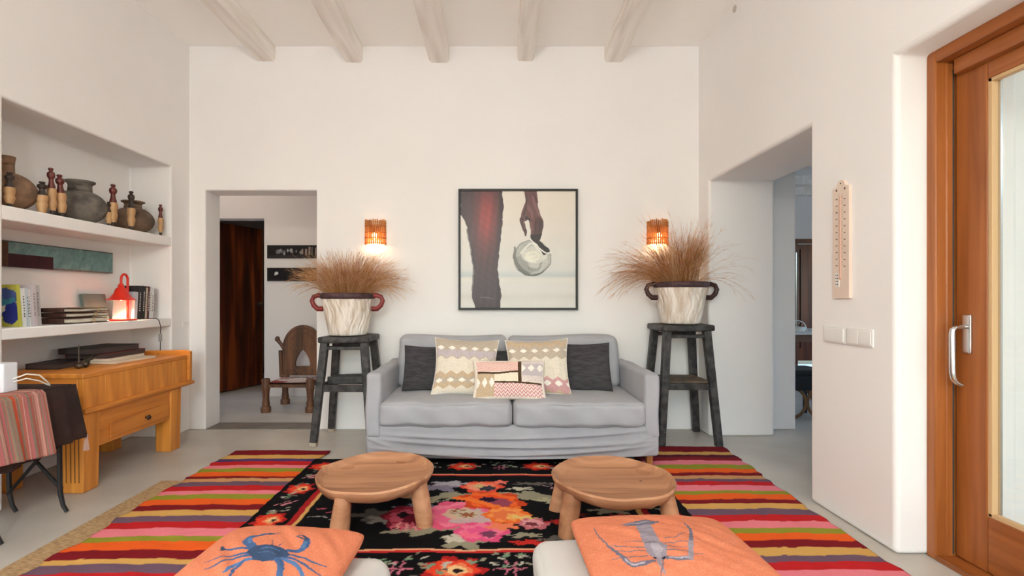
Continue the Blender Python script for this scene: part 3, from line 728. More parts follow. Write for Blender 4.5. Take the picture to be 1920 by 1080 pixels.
# ------------------------------------------------------------------ ottomans with printed cushions
M['ottoman'] = mat('pale_ottoman_cover', (206,204,200), .95, bump=.25, bscale=350, spec=.15)
def ottoman(label, x0, x1, y0, y1):
    t = thing('ottoman', label, 'ottoman', ((x0+x1)/2, (y0+y1)/2, .02), group='pale square ottomans')
    b = MB(); b.soft((x0-.01,y0,.075), (x1+.01,y1+.012,.225), .03, n=14); b.build('base', M['ottoman'], t, angle=180)
    b = MB(); b.soft((x0,y0,.225), (x1,y1,.36), .045, (.006,.006,.012), n=20, disp=wob); b.build('seat_cushion', M['ottoman'], t, angle=180)
    for x in (x0+.06, x1-.06):
        for y in (y0+.06, y1-.06):
            b = MB(); b.beam((x,y,.0245), (x,y,.09), .035, .035, .045, .045); b.build('foot', M['foot_wood'], t, bevel=.003)
ottoman('pale square ottoman carrying the crab cushion', -.86, -.292, .92, 1.50)
ottoman('pale square ottoman carrying the lobster cushion', .128, .70, .92, 1.605)
M['print'] = colmat('printed_linen', .95, .35, 260, (1,1,1), .15)
CO = (218,130,96)
def floorpx(ox, oy, sc_, z):
    def f(x, y):
        px, py = ox+x/sc_, oy+y/sc_; return PZ(px, py, z)
    return f
# crab
cx, cy, w, h = -.568, 1.305, .40, .42
A = Art(-1, 1, -1, 1, 210, 210, CO, jit=.004, jf=22)
A.fill(fnoise(A.U0*5, A.V0*5, 4, 3) > .5, (226,142,108), .5)
g = floorpx(340, 980, 4.8, .452)
def T(pts): return [((g(*p)[0]-cx)/(w/2), (g(*p)[1]-cy)/(h/2)) for p in pts]
def S(pts, ws, c): A.stroke(T(pts), [q*.00029/(w/2)*1.0 for q in ws], c)
B1=(70,98,140); B2=(58,78,108); B3=(86,122,168)
S([(600,290),(450,285),(350,270)], [40,28,24], B1); S([(350,285),(345,250)], [40,30], B2)
S([(590,335),(440,345),(330,365),(180,402)], [34,26,22,8], B1); S([(600,355),(450,372),(330,420),(190,475)], [36,28,26,8], B1); S([(640,375),(480,425),(390,500)], [44,44,30], B3); S([(560,400),(470,470),(440,540)], [30,30,20], B1)
S([(950,325),(1100,325),(1200,342),(1335,350)], [30,24,22,8], B1); S([(940,345),(1080,365),(1180,402),(1325,437)], [30,26,24,8], B1); S([(900,360),(1050,400),(1130,490)], [40,42,26], B3); S([(830,365),(900,410),(895,520)], [50,60,46], B1)
S([(640,285),(575,215),(650,158),(780,125)], [70,84,52,40], B1); S([(780,128),(880,112)], [30,8], B2); S([(760,135),(870,130)], [22,6], B2)
S([(940,295),(1080,262),(1128,200),(1125,155)], [50,62,66,46], B1); S([(1125,155),(1080,132),(1040,150)], [40,22,10], B2); S([(1120,170),(1060,160),(1030,148)], [26,16,6], B2)
S([(600,235),(600,190)], [40,30], B3); S([(1100,240),(1120,190)], [34,24], B3)
A.poly(T([(575,330),(600,300),(650,270),(740,256),(830,254),(900,262),(950,290),(990,325),(930,350),(850,365),(830,392),(640,392),(630,360)]), B2)
S([(720,290),(800,285),(880,300)], [14,18,10], B3); S([(680,330),(760,320),(860,345)], [10,12,8], (80,104,136)); 
S([(812,252),(815,195)], [10,4], B2); S([(868,252),(930,205)], [10,4], B2)
o = pillow('printed_cushion', w, h, .10, M['print'], A, seed=11, wr=.005, pin=.02, power=.42, rnd=.06)
o.location = (cx, cy, .416); o.rotation_euler = (R(-1), R(1.5), R(-2))
tag(o, 'coral cushion printed with a blue crab lying on an ottoman', 'cushion', 'coral cushions with sea creatures')
# lobster
cx, cy, w, h = .472, 1.366, .47, .46
A = Art(-1, 1, -1, 1, 210, 210, CO, jit=.004, jf=22)
A.fill(fnoise(A.U0*5, A.V0*5, 4, 5) > .5, (226,142,108), .5)
g = floorpx(960, 840, 4.5, .452)
G1=(150,140,150); G2=(112,108,124); G3=(176,168,176)
A.poly(T([(900,655),(960,648),(1060,632),(1160,618),(1240,622),(1245,640),(1200,665),(1120,672),(1040,676),(960,672)]), G2); S([(930,660),(1100,645),(1225,632)], [8,14,8], G3)
for y in ((1090,815,950,805),(1290,805,1400,800)): S([(y[0],y[1]),(y[2],y[3])], [18,8], G2)
S([(1400,800),(1480,745)], [10,6], G2)
S([(1110,860),(900,848),(820,825)], [18,14,6], G2); S([(1120,890),(950,885),(850,870)], [18,12,6], G2); S([(1130,935),(960,935),(810,928)], [18,12,5], G2)
S([(1280,850),(1440,845),(1590,850)], [16,12,5], G2); S([(1290,882),(1480,885)], [16,6], G2); S([(1300,912),(1440,922),(1630,936)], [16,12,5], G2)
S([(1180,985),(1050,995),(980,975),(900,910),(800,830)], [50,60,54,40,24], G2); S([(800,830),(720,740),(688,650)], [22,14,8], G2); S([(1100,990),(1010,990),(940,940)], [20,22,12], G3)
S([(1310,965),(1420,975),(1505,975)], [50,56,50], G2); S([(1505,975),(1515,830)], [46,46], G1); S([(1515,830),(1512,730),(1450,640)], [40,26,8], G2); S([(1330,965),(1480,972)], [18,20], G3)
A.poly(T([(1040,672),(1170,668),(1210,745),(1240,815),(1310,880),(1296,955),(1250,985),(1200,970),(1140,925),(1108,850),(1085,780),(1060,715)]), G1)
for q in ((1050,700,1185,695),(1068,738,1205,730),(1085,775,1225,765)): S([(q[0],q[1]),(q[2],q[3])], [7,7], G2)
A.poly(T([(1160,850),(1230,840),(1270,900),(1240,960),(1200,940)]), G3, .8); S([(1115,828),(1205,828)], [10,10], (60,58,70))
S([(1230,980),(1250,1030),(1290,1080)], [40,26,12], G1); S([(1270,960),(1260,1040),(1240,1090)], [16,12,8], G2)
A.ell(*T([(1200,962)])[0], .02, .02, (40,40,50)); A.ell(*T([(1275,962)])[0], .02, .02, (40,40,50))
o = pillow('printed_cushion', w, h, .10, M['print'], A, seed=15, wr=.005, pin=.02, power=.42, rnd=.06)
o.location = (cx, cy, .416); o.rotation_euler = (R(-1), 0, R(1))
tag(o, 'coral cushion printed with a grey lobster lying on an ottoman', 'cushion', 'coral cushions with sea creatures')

# ------------------------------------------------------------------ tall black plant stands
M['old_black'] = mat('worn_black_paint', (70,68,67), .55, rgb2=(30,29,30), vscale=22, bump=.35, bscale=60)
M['worn_shelf'] = mat('worn_brown_shelf', (112,92,70), .7, rgb2=(58,50,42), vscale=14, bump=.3, bscale=50)
M['foot_tip'] = mat('pale_worn_foot', (176,164,146), .8)
def plant_stand(label, cx, cy, h, shelf_z, plank, tips, rounded):
    t = thing('plant_stand', label, 'plant stand', (cx, cy, 0), group='tall black wooden plant stands')
    b = MB(); 
    b.soft((-.195,-.195,h-.045), (.195,.195,h), .012, n=12, disp=lambda p, a, s: (p[0]+.004*math.sin(p[1]*19), p[1]+.004*math.sin(p[0]*23), p[2]+.004*math.sin(p[0]*9+p[1]*7)))
    b.build('top', M['old_black'], t, world=False, angle=60)
    def at(sx, sy, z):
        q = z/(h-.03); r_ = .215*(1-q)+.148*q; return (sx*r_, sy*r_, z)
    for sx in (-1, 1):
        for sy in (-1, 1):
            b = MB(); b.beam(at(sx,sy,.0), at(sx,sy,h-.03), .052, .052, .058, .058); lg = b.build('leg', M['old_black'], t, world=False, bevel=.007)
            if (sx, sy) in tips:
                b = MB(); p = at(sx,sy,.0); q = at(sx,sy,.032); b.beam((p[0],p[1],.0005), q, .0545, .0545); b.build('foot_tip', M['foot_tip'], lg, world=False, bevel=.006)
    for s_ in (-1, 1):
        b = MB(); 
        b.beam(at(-1,s_,h-.085), at(1,s_,h-.085), .055, .026, up=(0,0,1)); b.build('apron', M['old_black'], t, world=False, bevel=.004)
        b = MB(); b.beam(at(-1,s_,shelf_z-.02), at(1,s_,shelf_z-.02), .026, .05, up=(0,0,1)); b.build('rail', M['old_black'], t, world=False, bevel=.004)
        b = MB(); b.beam(at(s_,-1,shelf_z-.02), at(s_,1,shelf_z-.02), .026, .05, up=(0,0,1)); b.build('rail', M['old_black'], t, world=False, bevel=.004)
    if plank:
        b = MB(); b.box((-.175,-.17,shelf_z), (.175,.17,shelf_z+.018)); b.build('shelf', M['worn_shelf'], t, world=False, bevel=.004)
    else:
        for y in (-.02, .09):
            b = MB(); b.beam((-.17,y,shelf_z+.014), (.16,y+.03,shelf_z+.02), .06, .022, up=(0,1,0)); b.build('shelf_slat', M['old_black'], t, world=False, bevel=.004)
    return t
plant_stand('tall black wooden plant stand by the hallway opening, lower of the pair', -1.115, 4.03, .812, .445, False, ((-1,-1),(-1,1)), False)
plant_stand('tall black wooden plant stand in the right corner with brown shelf, higher of the pair', 1.478, 4.03, .90, .46, True, (), True)

# ------------------------------------------------------------------ bark pots with dried grass
M['bark'] = mat('whitewashed_bark', (240,232,222), .9, rgb2=(206,190,172), vscale=22, bump=1.0, bscale=34, stretch=(1,1,.22))
M['rim_l'] = mat('purple_brown_rim', (84,56,60), .6, var=.35, vscale=20, bump=.4, bscale=40)
M['handle_l'] = mat('red_brown_handle', (146,44,44), .4, var=.3, vscale=12)
M['handle_r'] = mat('dark_brown_handle', (70,40,36), .45, var=.3, vscale=12)
M['soil'] = mat('dry_soil', (70,52,38), .95)
M['straw'] = mat('dried_grass', (240,206,158), .85, rgb2=(214,166,112), vscale=14, transl=.4)
M['straw_dark'] = mat('dried_grass_rust', (216,160,106), .85, rgb2=(172,114,70), vscale=14, transl=.4)
def bark_pot(label, cx, cy, z, mh):
    t = thing('bark_pot', label, 'pot', (cx, cy, z), group='whitewashed pots with looped handles')
    rr = np.random.RandomState(int(z*1000)); ph = rr.uniform(0, 6, 8)
    def wob_(a, zz): return 1+.012*math.sin(13*a+ph[0]+2*math.sin(zz*17))+.016*math.sin(29*a+ph[1]+3*math.sin(zz*23+1))+.012*math.sin(43*a+ph[2]+4*math.sin(zz*31))
    prof = [(.0,.002),(.135,.002),(.142,.01)]+[(.142+.055*q**.9, .012+.283*q) for q in np.linspace(.04,1,40)]+[(.18,.295),(.178,.27),(0,.27)]
    b = MB(); b.lathe(prof, (0,0,0), 220, wob_); b.build('body', M['bark'], t, world=False, angle=70)
    b = MB(); ring = [(.184,.285),(.203,.283),(.211,.298),(.210,.318),(.200,.328),(.186,.326),(.180,.310),(.184,.285)]
    b.lathe(ring, (0,0,0), 72, lambda a, zz: 1+.006*math.sin(17*a)+.005*math.sin(31*a+1)); b.build('rim', M['rim_l'], t, world=False, angle=70)
    for s_ in (-1, 1):
        pts = [(s_*x, -.02, zz) for x, zz in ((.19,.300),(.225,.312),(.262,.300),(.277,.268),(.262,.232),(.232,.205),(.190,.205))]
        b = MB(); b.tube(pts, [.020,.019,.018,.018,.019,.020,.020], 12); b.build('handle', mh, t, world=False)
    b = MB(); b.lathe([(0,.271),(.175,.271),(.170,.279),(.08,.288),(0,.29)], (0,0,0), 30); b.build('soil', M['soil'], t, world=False)
    return t
POTL = (-1.128, 4.02, .8155); POTR = (1.487, 4.03, .9035)
bark_pot('whitewashed bark pot with red looped handles on the stand by the hallway opening', *POTL, M['handle_l'])
bark_pot('whitewashed bark pot with dark looped handles on the stand in the right corner', *POTR, M['handle_r'])

def grass(label, pot, n, spread, hmin, hmax, m, seed, groups):
    rr = random.Random(seed); b = MB(); cx, cy, z0 = pot; z0 += .284
    def ok(p): return p.y < 4.27 and (p.x < 1.70 or p.y < 3.88) and p.z > z0-.12
    made = 0
    for i in range(n):
        # bundle direction
        gx, gy, lean, L0 = rr.choice(groups)
        bx = gx*.11+rr.gauss(0, .055); by = gy*.08+rr.gauss(0, .05)
        if math.hypot(bx, by) > .155: continue
        p = Vector((cx+bx, cy+by, z0))
        L = L0*rr.uniform(.62, 1.08)
        ang = math.atan2(by*.9+rr.gauss(0,.05), bx+gx*.06+rr.gauss(0,.05))
        ln = lean*rr.uniform(.5, 1.3)+rr.uniform(0,.16)
        d = Vector((math.cos(ang)*ln, math.sin(ang)*ln*.6, 1)).normalized()
        droop = rr.uniform(.25, 1.15)*ln*1.25
        k = 9; pts = [p]; 
        for s_ in range(k):
            q = (s_+1)/k
            d = (d+Vector((math.cos(ang)*.12*droop, math.sin(ang)*.06*droop, -.17*droop*q*1.7))+Vector((rr.gauss(0,.018), rr.gauss(0,.018), 0))).normalized()
            pts.append(pts[-1]+d*(L/k))
        if not all(ok(a) for a in pts): continue
        w = rr.uniform(.0009, .0016)
        b.cur = 0 if rr.random() < .6 else 1
        b.tube(pts, [w*(1-.75*j/k) for j in range(k+1)], 3, cap=False); made += 1
        # seed plume near the tip
        for j in range(rr.randint(2, 5)):
            a = rr.randint(5, k-1); q = pts[a]; dd = (pts[a+1]-pts[a]).normalized()
            side = Vector((rr.gauss(0,.35), rr.gauss(0,.35), rr.gauss(.1,.35)))
            e = dd+side; e.normalize(); l = rr.uniform(.03,.075)
            pt2 = [q, q+e*l*.5, q+e*l+Vector((0,0,-.12*l))]
            if all(ok(z_) for z_ in pt2): b.tube(pt2, [w*.6, w*.45, w*.15], 3, cap=False)
    o = b.build('dried_grass', m, smooth=True, angle=180, merge=False, recalc=False, origin=(cx, cy, z0))
    return tag(o, label, 'dried grass', 'bunches of dried grass')
grass('bushy fan of pale dried grass in the pot by the hallway opening', POTL, 1050, 1, .3, .5, [M['straw'], M['straw_dark']], 3,
      [(-1,0,.75,.44),(-1,.2,.62,.42),(1,0,.75,.44),(1,-.2,.60,.42),(-.5,-.3,.32,.37),(.5,0,.30,.38),(0,-.4,.12,.36),(0,.3,.1,.38),(.2,-.2,.2,.35),(-.7,-.1,.45,.42),(.8,-.1,.45,.42),(-.2,-.2,.18,.37)])
grass('wild tangle of long rust-coloured dried grass in the pot in the right corner', POTR, 1150, 1, .3, .6, [M['straw_dark'], M['straw']], 8,
      [(-1,0,1.15,.60),(-1,-.3,1.05,.56),(-.8,0,.75,.46),(-.6,.2,.5,.40),(-.3,-.3,.28,.40),(0,0,.15,.43),(.3,-.2,.22,.45),(.5,.2,.26,.52),(.5,-.3,.3,.50),(.9,-.9,1.1,.52),(.25,.1,.2,.60),(.1,-.5,.2,.42)])

# ------------------------------------------------------------------ wall sconces
M['reed'] = mat('reed_shade', (224,168,104), .7, rgb2=(172,112,60), vscale=26, transl=.45, stretch=(1,1,.2))
M['reed_back'] = mat('sconce_plate', (150,92,50), .7)
M['bulb'] = emit('lit_bulb', (255,206,140), 6)
def sconce(label, x, z):
    t = thing('wall_sconce', label, 'wall lamp', (x, YB, z), group='reed wall lamps either side of the picture')
    rr = random.Random(int(x*100)); b = MB(); N = 17; RX, RY = .082, .085
    for i in range(N):
        a = math.pi*i/(N-1); px, py = -RX*math.cos(a), -.004-RY*math.sin(a); top = .098+rr.uniform(-.006,.012)
        b.tube([(px,py,-.10+rr.uniform(-.003,.003)),(px+rr.uniform(-.001,.001),py,0),(px,py,top)], .0062, 6)
    b.build('reed_shade', M['reed'], t, world=False)
    b = MB()
    for zz in (-.088,-.05,-.044,.0,.05,.056,.082):
        b.tube([(-(RX+.0055)*math.cos(math.pi*i/14), -.004-(RY+.0055)*math.sin(math.pi*i/14), zz) for i in range(15)], .0028, 6)
    b.build('binding', M['reed'], t, world=False)
    b = MB(); b.box((-.05,-.012,-.06), (.05,0,.06)); b.build('wall_plate', M['reed_back'], t, world=False, bevel=.003)
    b = MB(); b.tube([(0,-.045,-.002),(0,-.045,.03)], .013, 12); b.tube([(0,-.045,.02),(0,-.01,.02)], .006, 8); bh = b.build('bulb_holder', M['black'], t, world=False)
    b = MB(); b.sphere((0,-.045,-.03), (.022,.022,.028)); b.build('bulb', M['bulb'], bh, world=False)
    ld = bpy.data.lights.new('sconce_light', 'POINT'); ld.energy = .32; ld.color = (1,.70,.40); ld.shadow_soft_size = .03
    lo = bpy.data.objects.new('sconce_light', ld); COL.objects.link(lo); lo.location = (0,-.052,-.072); lo.parent = t
sconce('lit reed wall lamp above the pot by the hallway opening', (704.5-922)/960*YB, EYE+(560-437)/960*YB)
sconce('lit reed wall lamp above the pot in the right corner', (1232-922)/960*YB, EYE+(560-437)/960*YB)

# ------------------------------------------------------------------ framed picture
M['art'] = colmat('printed_picture', .35, .0, 6, (1,1,1), .4, 0, .97, 1.02)
px0, px1, pz0, pz1 = -.277, .716, 1.006, 2.012
t = thing('framed_picture', 'large square black-framed picture of a dark leg and a hand dangling a metal pot', 'picture', ((px0+px1)/2, YB, pz0))
fw, dp = .018, .045
b = MB(); b.box((px0,YB-dp,pz0),(px0+fw,YB-.001,pz1)); b.box((px1-fw,YB-dp,pz0),(px1,YB-.001,pz1)); b.box((px0+fw,YB-dp,pz0),(px1-fw,YB-.001,pz0+fw)); b.box((px0+fw,YB-dp,pz1-fw),(px1-fw,YB-.001,pz1)); b.build('frame', M['black'], t, bevel=.001)
A = Art(100, 980, 985, 88, 300, 306, (240,232,220), jit=2.0, jf=.02)
hb = np.clip((A.V0-90)/640, 0, 1)[..., None]
A.C[:] = np.array((228,218,204))*(1-hb)+np.array((212,212,208))*hb
low = A.V0 > 730+4*np.sin(A.U0*.02); A.C[low] = (A.C*0+np.array((216,214,208)))[low]
for (y, w, c) in ((738,16,(176,186,188)),(720,20,(194,202,200)),(770,20,(222,219,208)),(900,30,(204,200,192))):
    k = np.exp(-((A.V0-y)/w)**2)[..., None]*(.5+.5*np.abs((A.U0-560)/420))[..., None]*.8; A.C = A.C*(1-k)+np.array(c)*k
LEG = [(98,80),(415,80),(424,140),(429,200),(424,270),(420,330),(413,410),(404,480),(396,560),(389,620),(385,690),(388,740),(396,780),(408,850),(410,900),(404,990),(212,990),(198,945),(187,910),(190,860),(196,820),(203,760),(205,710),(198,650),(187,580),(175,500),(163,430),(150,375),(134,325),(118,290),(108,272),(98,268)]
m_ = A.poly(LEG, (62,40,46))
q = np.exp(-(((A.U0-(300-.04*(A.V0-200)))/85)**2+((A.V0-290)/260)**2))[..., None]
A.C = np.where(m_[..., None], A.C*(1-q)+np.array((150,52,50))*q, A.C)
q = np.exp(-((A.V0-860)/170)**2)[..., None]*.6; A.C = np.where(m_[..., None], A.C*(1-q)+np.array((70,58,66))*q, A.C)
q = (np.clip(fnoise(A.U0*.02, A.V0*.02, 3, 4), -1, 1)*.10+1)[..., None]; A.C = np.where(m_[..., None], A.C*q, A.C)
q = np.exp(-((A.U0-(410-.03*(A.V0-300)))/22)**2)[..., None]*.5; A.C = np.where(m_[..., None], A.C*(1-q)+np.array((36,24,30))*q, A.C)
A.stroke([(150,380),(180,520),(205,700),(192,850)], [14,22,24,20], (44,32,38), .6)
A.stroke([(250,910),(300,905),(350,915)], [5,10,5], (112,98,100), .6)
# pot
A.ell(650,600,145,139,(128,128,124)); A.ell(652,596,138,130,(176,177,170)); A.ell(600,650,88,74,(140,140,134),.6); A.ell(690,630,76,70,(196,197,190),.8); A.ell(665,575,100,66,(214,214,202),.85); A.ell(650,590,58,44,(232,231,214),.8)
mk = ((A.U0-650)/142)**2+((A.V0-600)/136)**2 < 1
nz = fnoise(A.U0*.07, A.V0*.07, 3, 8); A.fill(mk & (nz > .5), (122,122,118), .45); A.fill(mk & (nz < -.6), (232,232,222), .5)
A.stroke([(516,520),(515,600),(560,690),(630,722)], [14,26,30,14], (104,104,100), .75); A.stroke([(540,690),(600,728),(680,735),(740,700)], [8,14,14,6], (88,88,86), .7); A.stroke([(620,680),(690,690),(720,640)], [20,26,10], (130,130,124), .6)
A.stroke([(560,560),(640,490),(720,560)], [10,14,8], (236,236,226), .8)
A.poly([(634,452),(664,446),(705,475),(760,512),(783,545),(772,566),(735,580),(715,545),(670,500)], (30,22,24)); A.stroke([(632,455),(690,512),(750,560),(795,560)], [9,9,9,6], (238,236,228)); A.stroke([(705,470),(770,520),(797,556)], [6,6,5], (214,212,204))
# hand and forearm
HA=(104,66,66); HD=(50,30,34); HL=(150,108,104)
A.poly([(584,80),(682,80),(692,150),(686,190),(706,250),(733,315),(730,345),(716,345),(640,300),(600,318),(560,312),(556,285),(570,240),(596,180),(592,130)], HA)
A.stroke([(565,300),(578,340),(590,390),(598,432)], [32,34,28,12], (74,46,50)); A.stroke([(582,320),(592,380)], [8,6], HL, .6)
A.stroke([(645,300),(650,350),(656,400),(660,440)], [46,42,38,30], HA); A.stroke([(690,310),(688,360),(682,410),(676,450)], [42,40,36,30], (80,50,52)); A.stroke([(718,330),(716,380),(708,425)], [30,30,24], (70,44,48))
A.poly([(636,420),(700,420),(724,405),(712,452),(700,480),(662,462),(634,448)], (40,24,28))
A.stroke([(670,320),(668,400)], [6,5], HD); A.stroke([(705,330),(700,410)], [6,5], HD)
A.stroke([(612,200),(640,250),(655,300)], [22,26,14], HL, .45); A.stroke([(655,130),(668,190),(700,270)], [16,22,16], HL, .5); A.stroke([(600,290),(630,310)], [22,14], HD); A.stroke([(655,110),(690,170)], [6,8], HD, .7); A.stroke([(640,330),(645,390)], [10,8], HL, .6); A.stroke([(700,300),(728,320)], [12,10], HD, .7); A.stroke([(600,110),(606,190),(580,270)], [10,10,12], HD, .6)
fx0, fx1, fz0, fz1 = px0+fw, px1-fw, pz0+fw, pz1-fw
b = sheet(A, lambda U, V: np.stack([fx0+(U-100)/880*(fx1-fx0), np.full_like(U, YB-dp+.012), fz0+(985-V)/897*(fz1-fz0)], -1))
b.build('print', M['art'], t, merge=False, recalc=False)
b = MB(); b.box((px0+fw*.6,YB-dp+.0135,pz0+fw*.6), (px1-fw*.6,YB-.002,pz1-fw*.6)); b.build('backing_board', M['black'], t)

# ------------------------------------------------------------------ thermometer and switches on the right wall
M['thermo'] = mat('pale_pink_board', (228,208,192), .6, var=.03, vscale=6)
M['ink'] = mat('brown_ink', (112,90,78), .7)
M['red_tube'] = mat('pinkish_glass_tube', (206,160,140), .25)
M['white_plastic'] = mat('white_plastic', (226,224,220), .35)
M['rocker'] = mat('white_rocker', (234,232,228), .3)
ty0, ty1 = XR*960/(1598-922), XR*960/(1567-922)
tc_ = (ty0+ty1)/2; tw = (ty1-ty0)
tz0, tz1 = EYE-(559-560)/960*tc_, EYE+(560-338)/960*tc_
t = thing('thermometer', 'tall pale wooden wall thermometer with dotted scales on the right wall', 'thermometer', (XR, tc_, tz0))
b = MB(); hy = tw/2
poly = [(tc_-hy,tz0),(tc_+hy,tz0),(tc_+hy,tz1-.035),(tc_+hy*.55,tz1-.03)]+[(tc_+hy*.5*math.cos(a), tz1-.03+.03*math.sin(a)) for a in np.linspace(.2, math.pi-.2, 9)]+[(tc_-hy*.55,tz1-.03),(tc_-hy,tz1-.035)]
b.prism(poly, 'yz', XR-.016, XR-.0005)
xf = XR-.0168
n_t = 11
b.cur = 1
for s_ in (-1, 1):
    for i in range(n_t):
        z = tz0+.155+.033*i
        off = .006 if s_ > 0 else 0
        b.box((xf,tc_+s_*hy*.48-.006,z+off-.0022), (xf+.001,tc_+s_*hy*.48+.006,z+off+.0026))
        for q in range(1, 4): b.box((xf,tc_+s_*hy*.20-.003,z+off+q*.0082-.0006), (xf+.001,tc_+s_*hy*.20+.003,z+off+q*.0082+.0006))
    b.lathe([(0,0),(.006,0),(.006,.001),(0,.001)], (0,0,0), 10); b.v[-40:] = [(xf+.001-p[2], tc_+s_*hy*.5+p[0], tz0+.535+p[1]) for p in b.v[-40:]]
b.build('board', [M['thermo'], M['ink']], t)
b = MB(); b.tube([(xf-.001,tc_,tz0+.10),(xf-.001,tc_,tz0+.50)], .0042, 10); b.sphere((xf-.002,tc_,tz0+.10), (.006,.006,.009)); b.build('tube', M['red_tube'], t)
b = MB(); b.box((xf-.0015,tc_+.008,tz0+.055), (xf+.002,tc_+.040,tz0+.125)); pl_ = b.build('bulb_guard', M['white_plastic'], t, bevel=.001)
b = MB()
for i in range(4):
    for y in (.018,.030): b.box((xf-.0022,tc_+y-.003,tz0+.065+.015*i), (xf-.0014,tc_+y+.003,tz0+.071+.015*i))
b.build('guard_hole', M['ink'], pl_)
b = MB(); b.tube([(XR-.017,tc_,tz1-.016),(XR-.010,tc_,tz1-.016)], .004, 10); b.build('hanging_hole', M['black'], t)
def switch(label, y0, y1, nrock):
    yc = (y0+y1)/2; z0, z1 = .876, .960
    t = thing('wall_switch', label, 'switch', (XR, yc, z0), group='white switch plates on the right wall')
    b = MB(); b.soft((XR-.010,y0,z0), (XR-.0003,y1,z1), .004, n=8); pp_ = b.build('plate', M['white_plastic'], t)
    w_ = (y1-y0-.016)/nrock
    for i in range(nrock):
        b = MB(); b.soft((XR-.0135,y0+.008+i*w_+.0015,z0+.010), (XR-.008,y0+.008+(i+1)*w_-.0015,z1-.010), .002, n=6); b.build('rocker', M['rocker'], pp_)
switch('single white light switch plate below the thermometer, farther from the terrace door', XR*960/(1588-922), XR*960/(1547-922), 1)
switch('double-width white light switch plate below the thermometer, nearer the terrace door', XR*960/(1640-922), XR*960/(1590-922), 2)

cy_ = XR*960/(1378-922); cz_ = EYE+(560-17)/960*cy_
b = MB(); b.lathe([(0,0),(.022,0),(.024,.003),(.020,.008),(0,.010)], (0,0,0), 24); b.v = [(XR-z, cy_+x, cz_+y) for x, y, z in b.v]
tag(b.build('round_plug', mat('grey_cap', (186,178,168), .6)), 'small round grey plug high on the right wall just under the ceiling', 'plug')
py2 = 2.536*960/(922-347)
b = MB(); b.soft((XL+.0003,py2-.042,.868), (XL+.008,py2+.042,.912), .003, n=8)
tag(b.build('blank_plate', M['white_plastic']), 'small blank white plate on the left wall between the niche and the corner', 'plate')

# ------------------------------------------------------------------ niche: top shelf pots and carved bottles
SH1, SH2 = 1.5885, .9455
XBK = -2.86
def mk(rgb, r=.7, **k): return mat('m_%d_%d_%d' % rgb, rgb, r, **k)
M['clay_grey'] = mat('grey_clay', (124,116,106), .8, rgb2=(72,68,64), vscale=12, bump=.5, bscale=50)
M['clay_brown'] = mat('brown_clay', (150,116,88), .8, rgb2=(104,82,64), vscale=9, bump=.4, bscale=40)
M['clay_olive'] = mat('olive_clay', (134,108,86), .8, rgb2=(86,70,58), vscale=10, bump=.4, bscale=40)
def clay_pot(label, x, y, rad, h, neck, m, rimw=1.25, mouth_h=.06, seed=0):
    t = thing('clay_pot', label, 'pot', (x, y, SH1), group='round clay pots on the top niche shelf')
    prof = [(0,0),(rad*.45,0)]+[(rad*math.sin(a), (h*.5-h*.5*math.cos(a))) for a in np.linspace(.5, math.pi-.42, 18)]+[(neck,h*.97),(neck*.96,h+mouth_h*.5)]
    b = MB(); b.lathe(prof, (0,0,0), 48, lambda a, z: 1+.012*math.sin(3*a+seed)+.008*math.sin(7*a+z*40)); b.build('body', m, t, world=False, angle=70)
    b = MB(); b.lathe([(neck*.95,h+mouth_h*.45),(neck*1.02,h+mouth_h*.8),(neck*rimw,h+mouth_h),(neck*rimw*1.01,h+mouth_h+.008),(neck*.95,h+mouth_h+.008),(neck*.85,h+mouth_h*.6),(neck*.85,h*.99),(neck*.95,h+mouth_h*.45)], (0,0,0), 40); b.build('rim', m, t, world=False, angle=60)
    return t
def at_x(px, X): return X*960/(px-922)
XP = -2.70
clay_pot('brown round clay pot at the left end of the top niche shelf', -2.70, at_x(12, -2.70), .135, .215, .036, M['clay_brown'], 1.1, .08, 1)
clay_pot('dark grey round clay pot with flaring neck in the middle of the top shelf', XP, at_x(153, -2.69), .150, .222, .066, M['clay_grey'], 1.25, .05, 2)
clay_pot('olive brown round clay pot with dark neck, right of the top shelf', XP, at_x(252, -2.69), .138, .200, .058, M['clay_olive'], 1.3, .035, 4)
M['tan_wood'] = wood('tan_turned_wood', (208,170,124), (172,128,84), 'Z', 3, .55)
M['red_wood'] = wood('dark_red_turned_wood', (112,46,34), (70,26,22), 'Z', 3, .4)
M['dark_wood'] = mat('black_brown_turned_wood', (52,40,34), .5)
